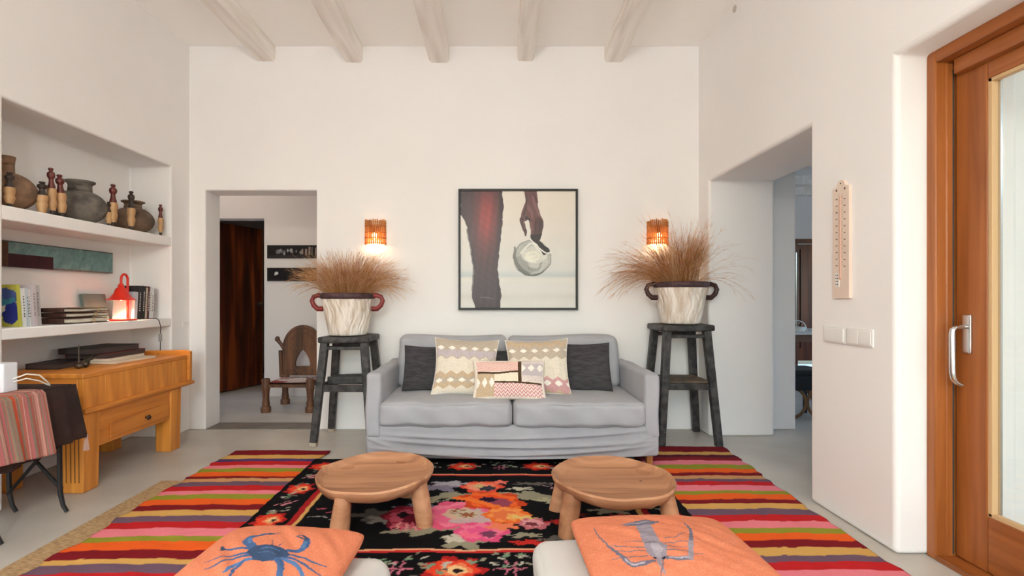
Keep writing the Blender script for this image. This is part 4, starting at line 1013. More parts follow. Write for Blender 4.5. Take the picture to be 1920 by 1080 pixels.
def bottle(label, px, py_top, X, w, mtop, base_dark=True, tilt=0, seed=0, mbase=None):
    Y = at_x(px, X); H = EYE+(560-py_top)/960*Y-SH1
    t = thing('carved_figure', label, 'carved figure', (X, Y, SH1), group='turned wooden figures along the top niche shelf')
    t.rotation_euler = (R(tilt), 0, 0)
    s = H; r_ = w/2
    z0 = .10*s if base_dark else 0
    b = MB(); b.lathe([(0,z0),(r_*.62,z0),(r_*.70,z0+.04*s),(r_*.86,.20*s),(r_*1.0,.27*s),(r_*.82,.33*s),(r_*.80,.36*s),(r_*1.0,.43*s),(r_*.98,.52*s),(r_*.86,.56*s),(0,.56*s)], (0,0,0), 20); b.build('body', mbase or M['tan_wood'], t, world=False, angle=50)
    b = MB(); b.lathe([(0,.555*s),(r_*.72,.56*s),(r_*.78,.60*s),(r_*.58,.66*s),(r_*.46,.74*s),(r_*.50,.76*s),(r_*.72,.79*s),(r_*.86,.84*s),(r_*.74,.89*s),(r_*.40,.915*s),(r_*.34,.93*s),(r_*.52,.95*s),(r_*.50,.985*s),(0,s)], (0,0,0), 20); b.build('head', mtop, t, world=False, angle=50)
    if base_dark:
        b = MB(); b.lathe([(0,0),(r_*.34,0),(r_*.36,.03*s),(r_*.55,.08*s),(r_*.5,.105*s),(0,.105*s)], (0,0,0), 16); b.build('foot', M['dark_wood'], t, world=False, angle=50)
XF = -2.575
bottle('squat dark-headed turned wooden figure standing apart right of the brown pot', 79, 340, XF, .058, M['dark_wood'], False, 0, 1)
bottle('tall red-headed turned wooden figure at the left side of the grey pot', 99, 315, XF, .048, M['red_wood'], True, 3)
bottle('red-headed turned wooden figure touching the front of the grey pot, shorter of two', 117, 328, XF+.006, .054, M['red_wood'], True, 5)
bottle('short dark turned wooden figure at the left edge of the olive pot', 204, 378, XF, .04, M['dark_wood'], True, 0)
bottle('red-headed turned wooden figure with pale body at the left of the olive pot', 212, 345, XF+.01, .056, M['red_wood'], True, 0)
bottle('dark-headed turned wooden figure before the neck of the olive pot', 246, 358, XF, .052, M['dark_wood'], True, 0)
bottle('thin small turned wooden figure alone at the right end of the top shelf', 301, 383, XF, .040, M['red_wood'], True, 0)
bottle('turned wooden figure in front of the brown clay pot', 18, 322, XF, .05, M['dark_wood'], True, 0)

# long panel on the back of the niche
M['panel'] = colmat('painted_panel', .7, .25, 30, (1,1,1), .2)
y0, y1, z0, z1 = 2.93, 3.82, 1.288, 1.440
t = thing('painted_panel', 'long narrow teal and maroon painted panel hung inside the niche', 'picture', (XBK, (y0+y1)/2, z0))
A = Art(0, 1, 0, 1, 200, 60, (112,146,146), jit=.003, jf=30)
nz = fnoise(A.U0*6, A.V0*2, 4, 6)
A.fill(nz > .4, (128,160,158), .7); A.fill(nz < -.6, (96,128,128), .6)
A.fill((A.U0 < .42) & (A.V0 < .52), (62,34,40)); A.fill((A.U0 < .075), (84,58,44)); A.fill((A.U0 > .42) & (A.V0 < .06), (120,80,70), .6); A.fill(A.V0 > .95, (70,84,84))
sheet(A, lambda U, V: np.stack([np.full_like(U, XBK+.032), y0+U*(y1-y0), z0+V*(z1-z0)], -1)).build('painted_face', M['panel'], t, merge=False, recalc=False)
b = MB(); b.box((XBK+.0005,y0,z0), (XBK+.031,y1,z1)); b.build('board', M['black'], t)

# books on the middle shelf
def book(label, lo, hi, mc, group, lean=0.0, spine=None, page=True, name='book', yaw=0.0):
    """upright book: spine towards the room (+X); lo/hi before leaning about its base"""
    cx, cy = (lo[0]+hi[0])/2, (lo[1]+hi[1])/2
    t = thing(name, label, 'book', (cx, cy, lo[2]), group=group); t.rotation_euler = (R(-lean), 0, R(yaw))
    dx, dy, h = (hi[0]-lo[0])/2, (hi[1]-lo[1])/2, hi[2]-lo[2]; c = min(.003, dy*.3)
    b = MB(); b.box((-dx,-dy,0), (dx,-dy+c,h)); b.box((-dx,dy-c,0), (dx,dy,h)); b.box((dx-.003,-dy,0), (dx,dy,h)); b.build('cover', mc, t, world=False, bevel=.001)
    b = MB(); b.box((-dx+.003,-dy+c,.003), (dx-.003,dy-c,h-.003)); b.build('pages', M['paper'], t, world=False)
    if spine is not None:
        b = MB(); rr = random.Random(int(cy*1000)); z = h*.25
        while z < h*.8:
            l = rr.uniform(.004,.010); b.box((dx,-dy*.28,z), (dx+.0006,dy*.28,z+l)); z += l+rr.uniform(.004,.010)
        b.build('spine_marking', spine, t, world=False)
    return t
M['paper'] = mat('cream_paper', (226,216,196), .9)
M['bk_white'] = mat('white_cover', (222,222,220), .5); M['bk_grey'] = mat('grey_cover', (176,172,172), .6); M['bk_black'] = mat('black_cover', (30,28,30), .5)
M['bk_yellow'] = mat('yellow_green_cover', (190,188,74), .5); M['bk_blue'] = mat('blue_cover', (58,70,130), .5); M['bk_maroon'] = mat('maroon_cover', (88,40,40), .5); M['bk_lilac'] = mat('lilac_cover', (196,186,190), .6)
M['bk_pale'] = mat('pale_blue_cover', (190,200,206), .5); M['bk_tan'] = mat('tan_cover', (206,190,170), .6)
M['mark_g'] = mat('grey_spine_print', (128,124,124), .6); M['mark_w'] = mat('white_spine_print', (220,216,210), .6); M['mark_d'] = mat('dark_spine_print', (70,66,66), .6)
colored = colmat('book_cover_art', .45, .02, 20)
GL_ = 'upright books at the left of the middle shelf'
seq = [(.012,.215,'bk_tan','thin tan book first from the left end of the middle shelf',None,-2.69),(.020,.232,'bk_yellow','yellow-green book with blue and white swirl cover on the middle shelf',None,-2.585),(.020,.212,'bk_white','thicker white book beside the swirl-covered book','mark_d',-2.58),(.012,.214,'bk_pale','slim pale blue book between two white books','mark_d',-2.575),(.014,.205,'bk_white','slim white book next to the two tall grey ones','mark_d',-2.58),(.024,.235,'bk_lilac','tall lilac-grey book leaning in the left group','mark_g',-2.57),(.028,.232,'bk_grey','tall grey book at the right end of the left group','mark_g',-2.575)]
y = 2.785
for k, (th, h, c, lab, sp, xf_) in enumerate(seq):
    book(lab, (xf_-.17,y,SH2), (xf_,y+th,SH2+h), M[c], GL_, -4.0, None if sp is None else M[sp]); y += th+.0025
# cover picture on the second book
A = Art(0, 1, 0, 1, 60, 70, (190,188,80), jit=.01, jf=12)
A.ell(.55,.72,.5,.22,(70,90,150)); A.ell(.75,.35,.32,.3,(44,56,140)); A.ell(.4,.5,.22,.2,(226,228,214)); A.ell(.25,.2,.25,.2,(190,196,40)); A.stroke([(.1,.9),(.5,.6),(.9,.65)],[.1,.16,.1],(60,130,150))
bk2 = [o for o in bpy.data.objects if o.get('label','').startswith('yellow-green')][0]
b = sheet(A, lambda U, V: np.stack([-.082+U*.164, np.full_like(U,-.0108), .004+V*.224], -1)); b.build('cover_picture', colored, bk2, world=False, merge=False, recalc=False)

# leather bundles
M['leather'] = mat('dark_brown_leather', (78,48,38), .55, rgb2=(48,28,24), vscale=12, bump=.3, bscale=50)
M['string'] = mat('tan_string', (196,160,110), .9)
for k, (z, sh, lab) in enumerate(((SH2,0,'leather-bound paper bundle at the bottom of the tied stack on the middle shelf'),(SH2+.039,.012,'leather-bound paper bundle in the middle of the tied stack on the middle shelf'),(SH2+.070,.0,'leather-bound paper bundle on top of the tied stack on the middle shelf'))):
    hgt = (.036,.028,.027)[k]; ya, yb = 3.085+sh, 3.445+sh*.6
    t = thing('leather_journal', lab, 'journal', (-2.66, (ya+yb)/2, z), group='tied leather journals')
    b = MB(); b.soft((-2.755,ya+.012,z+.004), (-2.580,yb,z+hgt-.004), .008, n=10, disp=lambda p, a, s: (p[0]+.003*math.sin(p[1]*60), p[1], p[2]+.002*math.sin(p[1]*25))); b.build('pages', M['paper'], t)
    b = MB(); b.soft((-2.765,ya,z+.0005), (-2.572,yb-.13*0,z+.005), .002, n=8); b.soft((-2.765,ya,z+hgt-.005), (-2.572,yb-.02,z+hgt-.0005), .002, n=8); b.soft((-2.768,ya-.006,z+.0005), (-2.58,ya+.006,z+hgt-.0005), .003, n=8); b.build('leather_cover', M['leather'], t, angle=60)
    b = MB(); yy = 3.30+.02*k
    for q in (0, .012): b.tube([(-2.768,yy+q,z+.001),(-2.570,yy+q,z+.001),(-2.566,yy+q,z+hgt/2),(-2.570,yy+q,z+hgt),(-2.768,yy+q,z+hgt)], .002, 6)
    b.build('string', M['string'], t)
M['teal_book'] = mat('grey_green_cloth', (116,134,130), .8, var=.1, vscale=8)
t = thing('book', 'grey-green book standing face out behind the tied leather journals', 'book', (-2.80, 3.63, SH2)); t.rotation_euler = (0, R(-10), 0)
b = MB(); b.box((-.012,-.105,0), (-.008,.105,.19)); b.box((.008,-.105,0), (.012,.105,.19)); b.box((-.012,-.105,0), (.012,-.101,.19)); b.build('cover', M['teal_book'], t, world=False, bevel=.001)
b = MB(); b.box((-.008,-.10,.003), (.008,.102,.187)); b.build('pages', M['paper'], t, world=False)
GR_ = 'upright books at the right of the middle shelf'
seq = [(.032,.205,'bk_pale','pale book with picture cover, first of the leaning right group',None,4),(.040,.250,'bk_black','thick black book with white lettering, nearest the red lamp','mark_w',5),(.036,.250,'bk_black','thick black book beside another black one in the right group','mark_w',5),(.016,.238,'bk_tan','slim tan book between the black and maroon books','mark_d',5),(.022,.248,'bk_maroon','maroon-spined book in the right group','mark_w',5),(.014,.240,'bk_white','slim white book right of the maroon one','mark_d',4),(.026,.236,'bk_white','white book second from the niche end wall','mark_d',3),(.022,.232,'bk_grey','grey-white book at the niche end wall','mark_d',2)]
y = 3.735
for k, (th, h, c, lab, sp, ln) in enumerate(seq):
    book(lab, (-2.77,y,SH2), (-2.610,y+th,SH2+h), M[c], GR_, 4, None if sp is None else M[sp]); y += th+.004

# red lamp
M['red'] = mat('red_enamel', (222,44,26), .3, spec=.5)
LX, LY = -2.61, 3.628
t = thing('table_lamp', 'small red metal table lamp lit on the middle niche shelf', 'lamp', (LX, LY, SH2))
b = MB(); b.lathe([(0,0),(.066,0),(.070,.004),(.068,.010),(.03,.014),(0,.014)], (LX,LY,SH2), 40, sy=1.5); b.build('base', M['red'], t)
py_ = LY+.085
b = MB(); b.tube([(LX-.03,py_,SH2+.01),(LX-.03,py_,SH2+.29)]+[(LX-.03+.0*i, py_-.033+.033*math.cos(a), SH2+.29+.04*math.sin(a)) for i, a in enumerate(np.linspace(.15, math.pi*.95, 10))]+[(LX-.03,py_-.066,SH2+.262)], .0085, 10); b.build('stem', M['red'], t)
b = MB(); sx_, sy_, sz_ = LX-.03, py_-.066, SH2
b.lathe([(.012,.262),(.016,.258),(.020,.235),(.034,.225),(.046,.190),(.072,.158),(.094,.146),(.091,.144),(.069,.155),(.043,.186),(.030,.222),(.014,.232),(.012,.262)], (sx_,sy_,sz_), 40); b.build('shade', M['red'], t, angle=60)
b = MB(); b.tube([(sx_,sy_,sz_+.236),(sx_,sy_,sz_+.19)], .014, 12); bh_ = b.build('bulb_holder', M['red'], t)
b = MB(); b.sphere((sx_,sy_,sz_+.168), (.020,.020,.026)); b.build('bulb', M['bulb'], bh_)
ld = bpy.data.lights.new('table_lamp_light', 'SPOT'); ld.energy = 1.6; ld.color = (1,.72,.42); ld.shadow_soft_size = .02; ld.spot_size = R(125); ld.spot_blend = .5
lo = bpy.data.objects.new('table_lamp_light', ld); COL.objects.link(lo); lo.parent = t; lo.location = Vector((sx_,sy_,sz_+.135))-Vector((LX,LY,SH2))
M['cord'] = mat('black_cord', (34,32,32), .5)
b = MB(); pts = [(LX+.03,LY+.10,SH2+.006),(-2.55,3.83,SH2+.006),(-2.528,3.86,SH2+.006),(-2.515,3.87,SH2-.01),(-2.505,3.875,SH2-.06),(-2.512,3.88,SH2-.12),(-2.512,3.88,.70),(-2.515,3.86,.684)]
b.tube(pts, .003, 6); cb = b.build('lamp_cord', M['cord'], t)
b = MB(); b.soft((-2.522,3.868,.775), (-2.502,3.892,.835), .005, n=6); b.build('cord_switch', mat('grey_switch', (150,148,146), .4), t)

# ------------------------------------------------------------------ old wooden desk
M['honey_x'] = wood('honey_wood_cross', (230,150,62), (188,112,42), 'X', 2.2, .42, 7, .15)
M['honey_y'] = wood('honey_wood_long', (232,152,64), (188,112,42), 'Y', 2.2, .42, 7, .15)
M['honey_z'] = wood('honey_wood_upright', (234,156,66), (192,116,44), 'Z', 2.2, .42, 7, .15)
M['groove'] = mat('groove_shadow_wood', (110,62,24), .6)
M['dark_knob'] = mat('dark_metal_knob', (70,54,46), .35, .6)
DX0, DX1, DY0, DY1, DT = -2.84, -2.30, 2.88, 3.875, .676
t = thing('desk', 'old honey-coloured wooden desk with one low drawer standing in the niche', 'desk', ((DX0+DX1)/2, (DY0+DY1)/2, 0))
b = MB(); b.box((DX0,DY0-.004,DT-.028), (DX1+.004,DY1-.012,DT)); b.build('top', M['honey_y'], t, bevel=.005)
ws = np.linspace(DY0+.005, DY1-.02, 7)
for i in range(6):
    b = MB(); b.box((DX1-.03,ws[i],.475), (DX1-.001+.0015*(i%2),ws[i+1]-.0012,DT-.028)); b.build('front_board', M['honey_z'], t, bevel=.0015)
b = MB(); b.box((DX0,DY0+.001,.475), (DX1-.031,DY0+.03,DT-.028)); b.build('end_panel', M['honey_x'], t, bevel=.003)
b = MB(); b.box((DX0,DY1-.04,.475), (DX1-.031,DY1-.014,DT-.028)); b.build('end_panel', M['honey_x'], t, bevel=.003)
b = MB(); b.box((DX0,DY0+.03,.475), (DX0+.02,DY1-.04,DT-.028)); b.build('back_panel', M['honey_y'], t)
b = MB(); b.soft((DX1-.032,DY0-.003,.448), (DX1+.022,DY1+.055,.478), .010, n=10); b.build('rail', M['honey_y'], t, angle=60)
b = MB(); b.soft((DX0,DY0-.006,.448), (DX1-.033,DY0+.03,.478), .008, n=8); b.build('rail', M['honey_x'], t, angle=60)
b = MB(); b.prism([(DX0,.48),(DX1+.02,.48),(DX1+.022,.700),(DX1-.01,.712),(DX0+.1,.704),(DX0,.70)], 'xz', DY1-.012, DY1+.022); b.build('end_board', M['honey_x'], t, bevel=.004)
for (lx0, lx1, ly0, ly1) in ((DX1-.125,DX1+.004,DY0,DY0+.125),(DX1-.115,DX1+.004,3.665,3.79),(DX0,DX0+.11,DY0,DY0+.115),(DX0,DX0+.11,3.665,3.79)):
    cx_, cy_ = (lx0+lx1)/2, (ly0+ly1)/2; w_, d_ = lx1-lx0, ly1-ly0
    b = MB(); b.beam((cx_,cy_,.0), (cx_,cy_,.448), w_*.92, d_*.92, w_, d_, up=(0,1,0)); lg = b.build('leg', M['honey_z'], t, bevel=.008, seg=3)
    if ly0 < 3 and lx0 > -2.6:
        b = MB()
        for q in (.22,.42,.60,.78): b.beam((lx0+w_*q,ly0+.0055,.06), (lx0+w_*q,ly0+.001,.42), .005, .004)
        b.build('flute', M['groove'], lg)
b = MB(); b.box((DX1-.03,DY0+.126,.236), (DX1-.008,3.664,.447)); b.build('apron', M['honey_y'], t, bevel=.002)
b = MB(); b.box((DX0+.02,DY0+.01,.26), (DX1-.126,DY0+.035,.447)); b.build('apron', M['honey_x'], t)
b = MB(); b.box((DX1-.0085,3.09,.262), (DX1+.002,3.648,.358)); dr = b.build('drawer', M['honey_y'], t, bevel=.003)
b = MB(); b.lathe([(0,0),(.007,0),(.007,.010),(.015,.016),(.017,.022),(.012,.029),(0,.031)], (0,0,0), 20); b.v = [(DX1+.002+z, 3.40+x, .312+y) for x, y, z in b.v]; b.build('knob', M['dark_knob'], dr)
b = MB(); b.box((DX0+.02,3.2,.12), (DX0+.08,3.66,.17)); b.build('stretcher', M['honey_y'], t)

# things on the desk
def flatbook(label, lo, hi, mc, rz, name='notebook', spinecol=None):
    cx, cy = (lo[0]+hi[0])/2, (lo[1]+hi[1])/2
    t = thing(name, label, 'notebook', (cx, cy, lo[2]), R(rz), 'notebooks piled on the desk')
    dx, dy, h = (hi[0]-lo[0])/2, (hi[1]-lo[1])/2, hi[2]-lo[2]; c = min(.003, h*.25)
    b = MB(); b.box((-dx,-dy,0), (dx,dy,c)); b.box((-dx,-dy,h-c), (dx,dy,h)); b.box((-dx,-dy,0), (-dx+.004,dy,h)); b.build('cover', mc, t, world=False, bevel=.0015)
    b = MB(); b.box((-dx+.004,-dy+.004,c), (dx-.004,dy-.004,h-c)); b.build('pages', M['paper'] if mc is not M['bk_black'] and mc is not M['bk_dred'] else M['bk_edge'], t, world=False)
M['bk_dred'] = mat('dark_red_cover', (112,36,40), .5); M['bk_edge'] = mat('dark_page_edge', (72,58,54), .8); M['bk_cream'] = mat('cream_card', (222,206,184), .7)
z = DT+.0005
flatbook('cream paper pad at the very bottom of the desk pile', (-2.70,3.33,z), (-2.43,3.70,z+.014), M['bk_cream'], -4)
flatbook('dark flat album lying at the left end of the desk pile', (-2.79,3.06,z), (-2.60,3.325,z+.034), M['bk_black'], 3)
flatbook('pale card folder in the desk pile resting on the cream pad', (-2.75,3.335,z+.0145), (-2.50,3.70,z+.030), M['bk_cream'], 3)
flatbook('dark red album second from the top of the desk pile', (-2.78,3.335,z+.0305), (-2.52,3.735,z+.062), M['bk_dred'], 1)
flatbook('black album on top of the desk pile', (-2.79,3.30,z+.0625), (-2.55,3.70,z+.100), M['bk_black'], -3)
M['bronze'] = mat('dull_bronze', (96,84,72), .45, .7, var=.3, vscale=30)
ox, oy = -2.50, 3.10
t = thing('metal_ornament', 'small dull metal ornament with an upright spike on the desk corner', 'ornament', (ox, oy, DT))
b = MB(); b.sphere((ox,oy,DT+.018), (.026,.022,.018)); b.sphere((ox+.01,oy+.04,DT+.022), (.018,.02,.022)); b.build('base', M['bronze'], t)
b = MB(); b.tube([(ox,oy,DT+.03),(ox,oy,DT+.10),(ox,oy,DT+.145)], [.006,.004,.0015], 8); b.build('spike', M['bronze'], t)
b = MB()
for k in range(5): b.tube([(ox+.005,oy+.005+.012*k,DT+.02),(ox+.01,oy+.03+.016*k,DT+.05+.006*k)], .004, 6)
b.tube([(ox+.012,oy,DT+.03),(ox+.012,oy+.12,DT+.055)], .005, 6); b.build('twisted_arms', M['bronze'], t)

# ------------------------------------------------------------------ folding table with cloths, bottom left
M['iron'] = mat('black_iron', (36,32,32), .5, .4)
TX0, TX1, TY0, TY1, TZ = -2.515, -2.185, 2.12, 2.655, .650
t = thing('folding_table', 'small black iron folding table with crossed legs left of the desk', 'table', ((TX0+TX1)/2, (TY0+TY1)/2, 0))
b = MB(); b.box((TX0,TY0,TZ-.02), (TX1,TY1,TZ)); b.build('tabletop', M['iron'], t)
def tleg(x, y, s_): 
    b = MB(); b.tube([(x,y,TZ-.02),(x,y,.16),(x+s_*.004,y,.10),(x+s_*.018,y,.04),(x+s_*.038,y,.008)], [.011,.011,.011,.010,.009], 8); b.build('leg', M['iron'], t)
for x, s_ in ((TX1-.03,1),(TX0+.04,1)):
    for y in (TY1-.03,): tleg(x, y, s_)
tleg(TX1-.03, 2.275, 1); tleg(TX0+.04, 2.275, 1)
b = MB(); b.tube([(TX1-.03,TY1-.03,.345),(TX1-.03,2.275,.345)], .011, 8); b.tube([(TX0+.04,TY1-.03,.345),(TX0+.04,2.275,.345)], .011, 8); b.tube([(TX1-.03,TY1-.03,.35),(TX0+.04,TY1-.03,.35)], .011, 8); b.build('stretcher', M['iron'], t)
b = MB(); b.tube([(TX0+.04,TY1-.036,.10),(TX1-.03,TY1-.036,.40)], .009, 8); b.build('cross_brace', M['iron'], t)
b = MB(); b.tube([(TX1-.03,TY1-.018,.12),(TX0+.04,TY1-.018,.40)], .009, 8); b.build('cross_brace', M['iron'], t)
M['brown_cloth'] = mat('dark_brown_cloth', (58,36,30), .95, bump=.4, bscale=200, var=.25, vscale=7)
# brown cloth: top plus hanging skirt on three sides
def drape(name, label, loop, ztop, hem, m, seed, nz=16, cut=None):
    """loop: outline points (x,y) around the table edge; skirts flare out below"""
    b = MB(); n = len(loop); vs = [(x, y, ztop) for x, y in loop]; fs = [tuple(range(n))]
    cx = sum(p[0] for p in loop)/n; cy = sum(p[1] for p in loop)/n
    cols = []
    for j in range(nz+1):
        q = j/nz
        for i, (x, y) in enumerate(loop):
            nx, ny = x-cx, y-cy; ax = (1 if nx > 0 else -1) if abs(abs(nx)-abs(TX1-TX0)/2) < .03 else 0; ay = (1 if ny > 0 else -1) if abs(abs(ny)-abs(TY1-TY0)/2) < .03 else 0
            fl = .006+.030*q+.016*q*math.sin(i*.9+seed)+.008*q*math.sin(i*2.1); hz = hem(x, y)
            crn = 1.7 if ax and ay else 1.0
            vs.append((x+ax*fl*crn, y+ay*fl*crn, ztop-q*(ztop-hz)))
    for j in range(nz):
        for i in range(n):
            k = n+j*n+i; k2 = n+j*n+(i+1)%n; fs.append((k, k+n, k2+n, k2))
    b.add(vs, fs); o = b.build(name, m, angle=50)
    s = o.modifiers.new('thick', 'SOLIDIFY'); s.thickness = .003; s.offset = 1
    return tag(o, label, 'cloth')
loop = [(TX1+.004, y) for y in np.linspace(TY0-.002, TY1+.004, 26)]+[(x, TY1+.004) for x in np.linspace(TX1-.012, TX0, 14)]+[(TX0, y) for y in np.linspace(TY1-.03, TY0+.02, 14)]+[(x, TY0-.002) for x in np.linspace(TX0+.005, TX1-.012, 12)]
hemf = lambda x, y: .352-.02*math.sin((y-2.1)*9)*(x > -2.3)+(.0 if x > -2.5 else .15)
cl = drape('tablecloth', 'dark brown cloth hanging over the small iron table', loop, TZ+.004, hemf, M['brown_cloth'], 1)
b = MB()
for k in range(14):
    a = k/14*6.28; b.tube([(-2.142,2.705,.372),(-2.142+.006*math.cos(a),2.705+.006*math.sin(a),.35),(-2.142+.012*math.cos(a),2.705+.012*math.sin(a),.30)], .003, 5)
b.sphere((-2.142,2.705,.372), (.010,.010,.014)); b.build('tassel', mat('dusty_pink_yarn', (186,150,136), .95), cl)
# striped runner
M['runner'] = colmat('striped_runner_weave', .95, .4, 220, (1,1,3), .1)
A = Art(0, 1, 0, 1, 200, 70, (190,140,128), jit=.001, jf=30)
rs = np.random.RandomState(5); cols_ = [(196,146,132),(176,104,92),(150,126,112),(196,112,92),(140,128,112),(190,112,112),(160,140,118),(206,160,146),(178,112,104),(200,150,136),(150,110,100)]
e = 0
while e < 1:
    wd_ = rs.uniform(.006,.02); A.fill((A.U0 >= e) & (A.U0 < e+wd_), cols_[rs.randint(len(cols_))]); e += wd_
A.fill((A.U0 > .60) & (A.U0 < .64), (200,92,66))
RY0, RY1 = 2.03, 2.475
def fr_(U, V):
    # V 0..1: along the cloth, from table centre over the edge and down
    s = V*.60; X = np.where(s < .31, TX0+.02+s, TX1+.026+.048*np.clip((s-.31)/.29,0,1)); Z = np.where(s < .31, TZ+.010, TZ+.008-(s-.31))
    X = np.where((s > .295) & (s < .315), TX1+.016, X)
    q = np.clip((s-.31)/.29, 0, 1)
    X = X+q*.006*np.sin(U*15)+q*.005*np.sin(U*33+1)+.008*q
    return np.stack([X, RY0+U*(RY1-RY0)-.02*q*(U-.5), Z+.012*q*np.sin(U*5)], -1)
o = sheet(A, fr_).build('table_runner', M['runner'], merge=False, recalc=False, angle=180)
s = o.modifiers.new('thick', 'SOLIDIFY'); s.thickness = .003; s.offset = 0
tag(o, 'pink striped woven runner hanging over the brown cloth on the iron table', 'runner')
M['box_white'] = mat('white_box_plastic', (226,230,236), .4)
t = thing('white_box', 'plain white upright box on the iron table at the left edge', 'box', (-2.36, 2.40, TZ+.012))
b = MB(); b.soft((-2.50,2.37,TZ+.012), (-2.262,2.445,TZ+.148), .006, n=8); b.build('casing', M['box_white'], t, angle=60)
M['white_cord'] = mat('white_cord', (232,226,216), .5)
b = MB()
for q in (0, .014): b.tube([(-2.262,2.42,TZ+.07-q),(-2.235,2.46,TZ+.088-q*1.5),(-2.218,2.51,TZ+.075-q*2),(-2.212,2.55,TZ+.035-q),(-2.222,2.575,TZ+.014)], .0035, 6)
b.build('power_cord', M['white_cord'], t)

# ------------------------------------------------------------------ hallway: pictures and carved chair
M['hallart'] = colmat('panorama_print', .3, .02, 20)
for k, (za, zb, lab) in enumerate(((1.552,1.70,'upper of two long dark panoramic pictures on the hallway wall'),(1.298,1.447,'lower of two long dark panoramic pictures on the hallway wall'))):
    xa, xb = -2.515, -1.55
    t = thing('panorama_picture', lab, 'picture', ((xa+xb)/2, 5.75, za), group='panoramic pictures in the hallway')
    b = MB(); b.box((xa,5.73,za), (xb,5.7495,zb)); b.build('frame', M['black'], t, bevel=.002)
    A = Art(0, 1, 0, 1, 220, 40, (26,22,22)); rr = np.random.RandomState(k+3)
    if k == 0:
        for q in range(16): A.ell(rr.uniform(.03,.40), rr.uniform(.35,.7), rr.uniform(.006,.02), rr.uniform(.08,.22), (rr.choice([150,185,110]),)*3, .8)
        for q in range(14): u = .40+.04*q; A.fill((A.U0 > u) & (A.U0 < u+rr.uniform(.006,.026)) & (A.V0 > rr.uniform(.05,.3)) & (A.V0 < rr.uniform(.7,1)), (190,164,146), .75)
        A.fill((A.V0 < .2), (60,50,46), .7)
    else:
        A.ell(.10,.6,.022,.14,(210,208,206)); A.ell(.085,.5,.012,.1,(190,188,186)); A.fill((A.U0 > .3) & (fnoise(A.U0*30, A.V0*5, 4, 4) > .5), (150,120,110), .8)
    sheet(A, lambda U, V: np.stack([xa+.012+U*(xb-xa-.024), np.full_like(U,5.7285), za+.012+V*(zb-za-.024)], -1)).build('print', M['hallart'], t, merge=False, recalc=False)
M['carved'] = wood('dark_carved_wood', (122,78,48), (60,36,22), 'Z', 3, .5, 7, .5)
t = thing('carved_chair', 'low dark carved wooden chair with arched back and woven seat in the hallway', 'chair', (-1.975, 5.16, 0))
def P2(x, y): return (-1.975+x, 5.16+y)
for (x, y, hh) in ((-.215,-.195,.325),(.215,-.195,.325),(-.185,.195,.31),(.185,.195,.31)):
    X_, Y_ = P2(x, y); b = MB()
    b.lathe([(0,0),(.046,0),(.048,.03),(.046,.05),(.034,.06),(.036,.08),(.030,.13),(.034,.20),(.036,.215),(.040,.225),(.040,hh-.05),(.036,hh-.04),(.042,hh-.02),(.034,hh),(0,hh+.006)], (X_,Y_,0), 20); b.build('leg', M['carved'], t, angle=45)
b = MB(); X_, Y_ = P2(0, 0)
for s_ in (-1, 1):
    b.beam((X_-.2,Y_+s_*.195,.255), (X_+.2,Y_+s_*.195,.255), .04, .03, up=(0,0,1)); b.beam((X_+s_*.2,Y_-.195,.255), (X_+s_*.2,Y_+.195,.255), .03, .04, up=(0,0,1))
b.build('seat_frame', M['carved'], t, bevel=.004)
A = Art(-1, 1, -1, 1, 90, 90, (222,212,200))
A.fill((np.abs(A.U0)+np.abs(A.V0)*1.0 > .95) & (((A.U0+A.V0)*6 % 1) < .5), (140,40,40)); A.fill((np.abs(((A.U0*5)%1)-.5)+np.abs(((A.V0*5)%1)-.5) < .25), (150,46,44)); A.fill((A.V0 < -.2) & (A.U0 < -.3), (150,40,40), .7); A.fill((A.V0 > .8) & ((A.U0*8 % 1) < .5), (40,30,28))
M['webbing'] = colmat('woven_webbing', .9, .5, 60)
sheet(A, lambda U, V: np.stack([X_+U*.198, Y_+V*.19, .284-.012*(1-U**2)*(1-V**2)], -1)).build('woven_seat', M['webbing'], t, merge=False, recalc=False)
b = MB(); b.box((X_-.19,Y_-.18,.262), (X_+.19,Y_+.18,.268)); b.build('seat_underside', M['carved'], t)
yb_ = Y_+.200
zA, hw_ = .58, .21
arch = [(hw_*math.cos(a), zA+.245*math.sin(a)) for a in np.linspace(0, math.pi/2, 12)]
hole = [(.075,.395),(.078,.43),(.060,.49),(.035,.535),(.0,.575)]
right = [(0,.30),(hw_,.30)]+arch+[(0,.575)]+hole[::-1][1:]+[(0,.395)]
b = MB()
for s_ in (-1, 1): b.prism([(X_+s_*x, z_) for x, z_ in right], 'xz', yb_-.018, yb_+.018)
bk_ = b.build('backrest', M['carved'], t, bevel=.003, smooth=False, merge=False)
b = MB(); 
for rr_ in (.86, .62): b.tube([(X_+hw_*rr_*math.cos(a), yb_-.02, zA+.03+.215*rr_*math.sin(a)) for a in np.linspace(0, math.pi, 20)], .006, 6)
b.box((X_-.2,yb_-.028,.575), (X_+.2,yb_-.016,.60)); b.box((X_-.2,yb_-.028,.335), (X_+.2,yb_-.016,.365)); b.build('carving', M['carved'], bk_)
for s_ in (-1, 1):
    b = MB(); b.beam((X_+s_*.225,yb_,.28), (X_+s_*.235,yb_,.56), .032, .034); b.tube([(X_+s_*.20,yb_,.58),(X_+s_*.235,yb_,.63),(X_+s_*.262,yb_,.665)], [.02,.018,.02], 10); b.sphere((X_+s_*.268,yb_,.678), (.026,.024,.03)); b.build('finial_post', M['carved'], t)

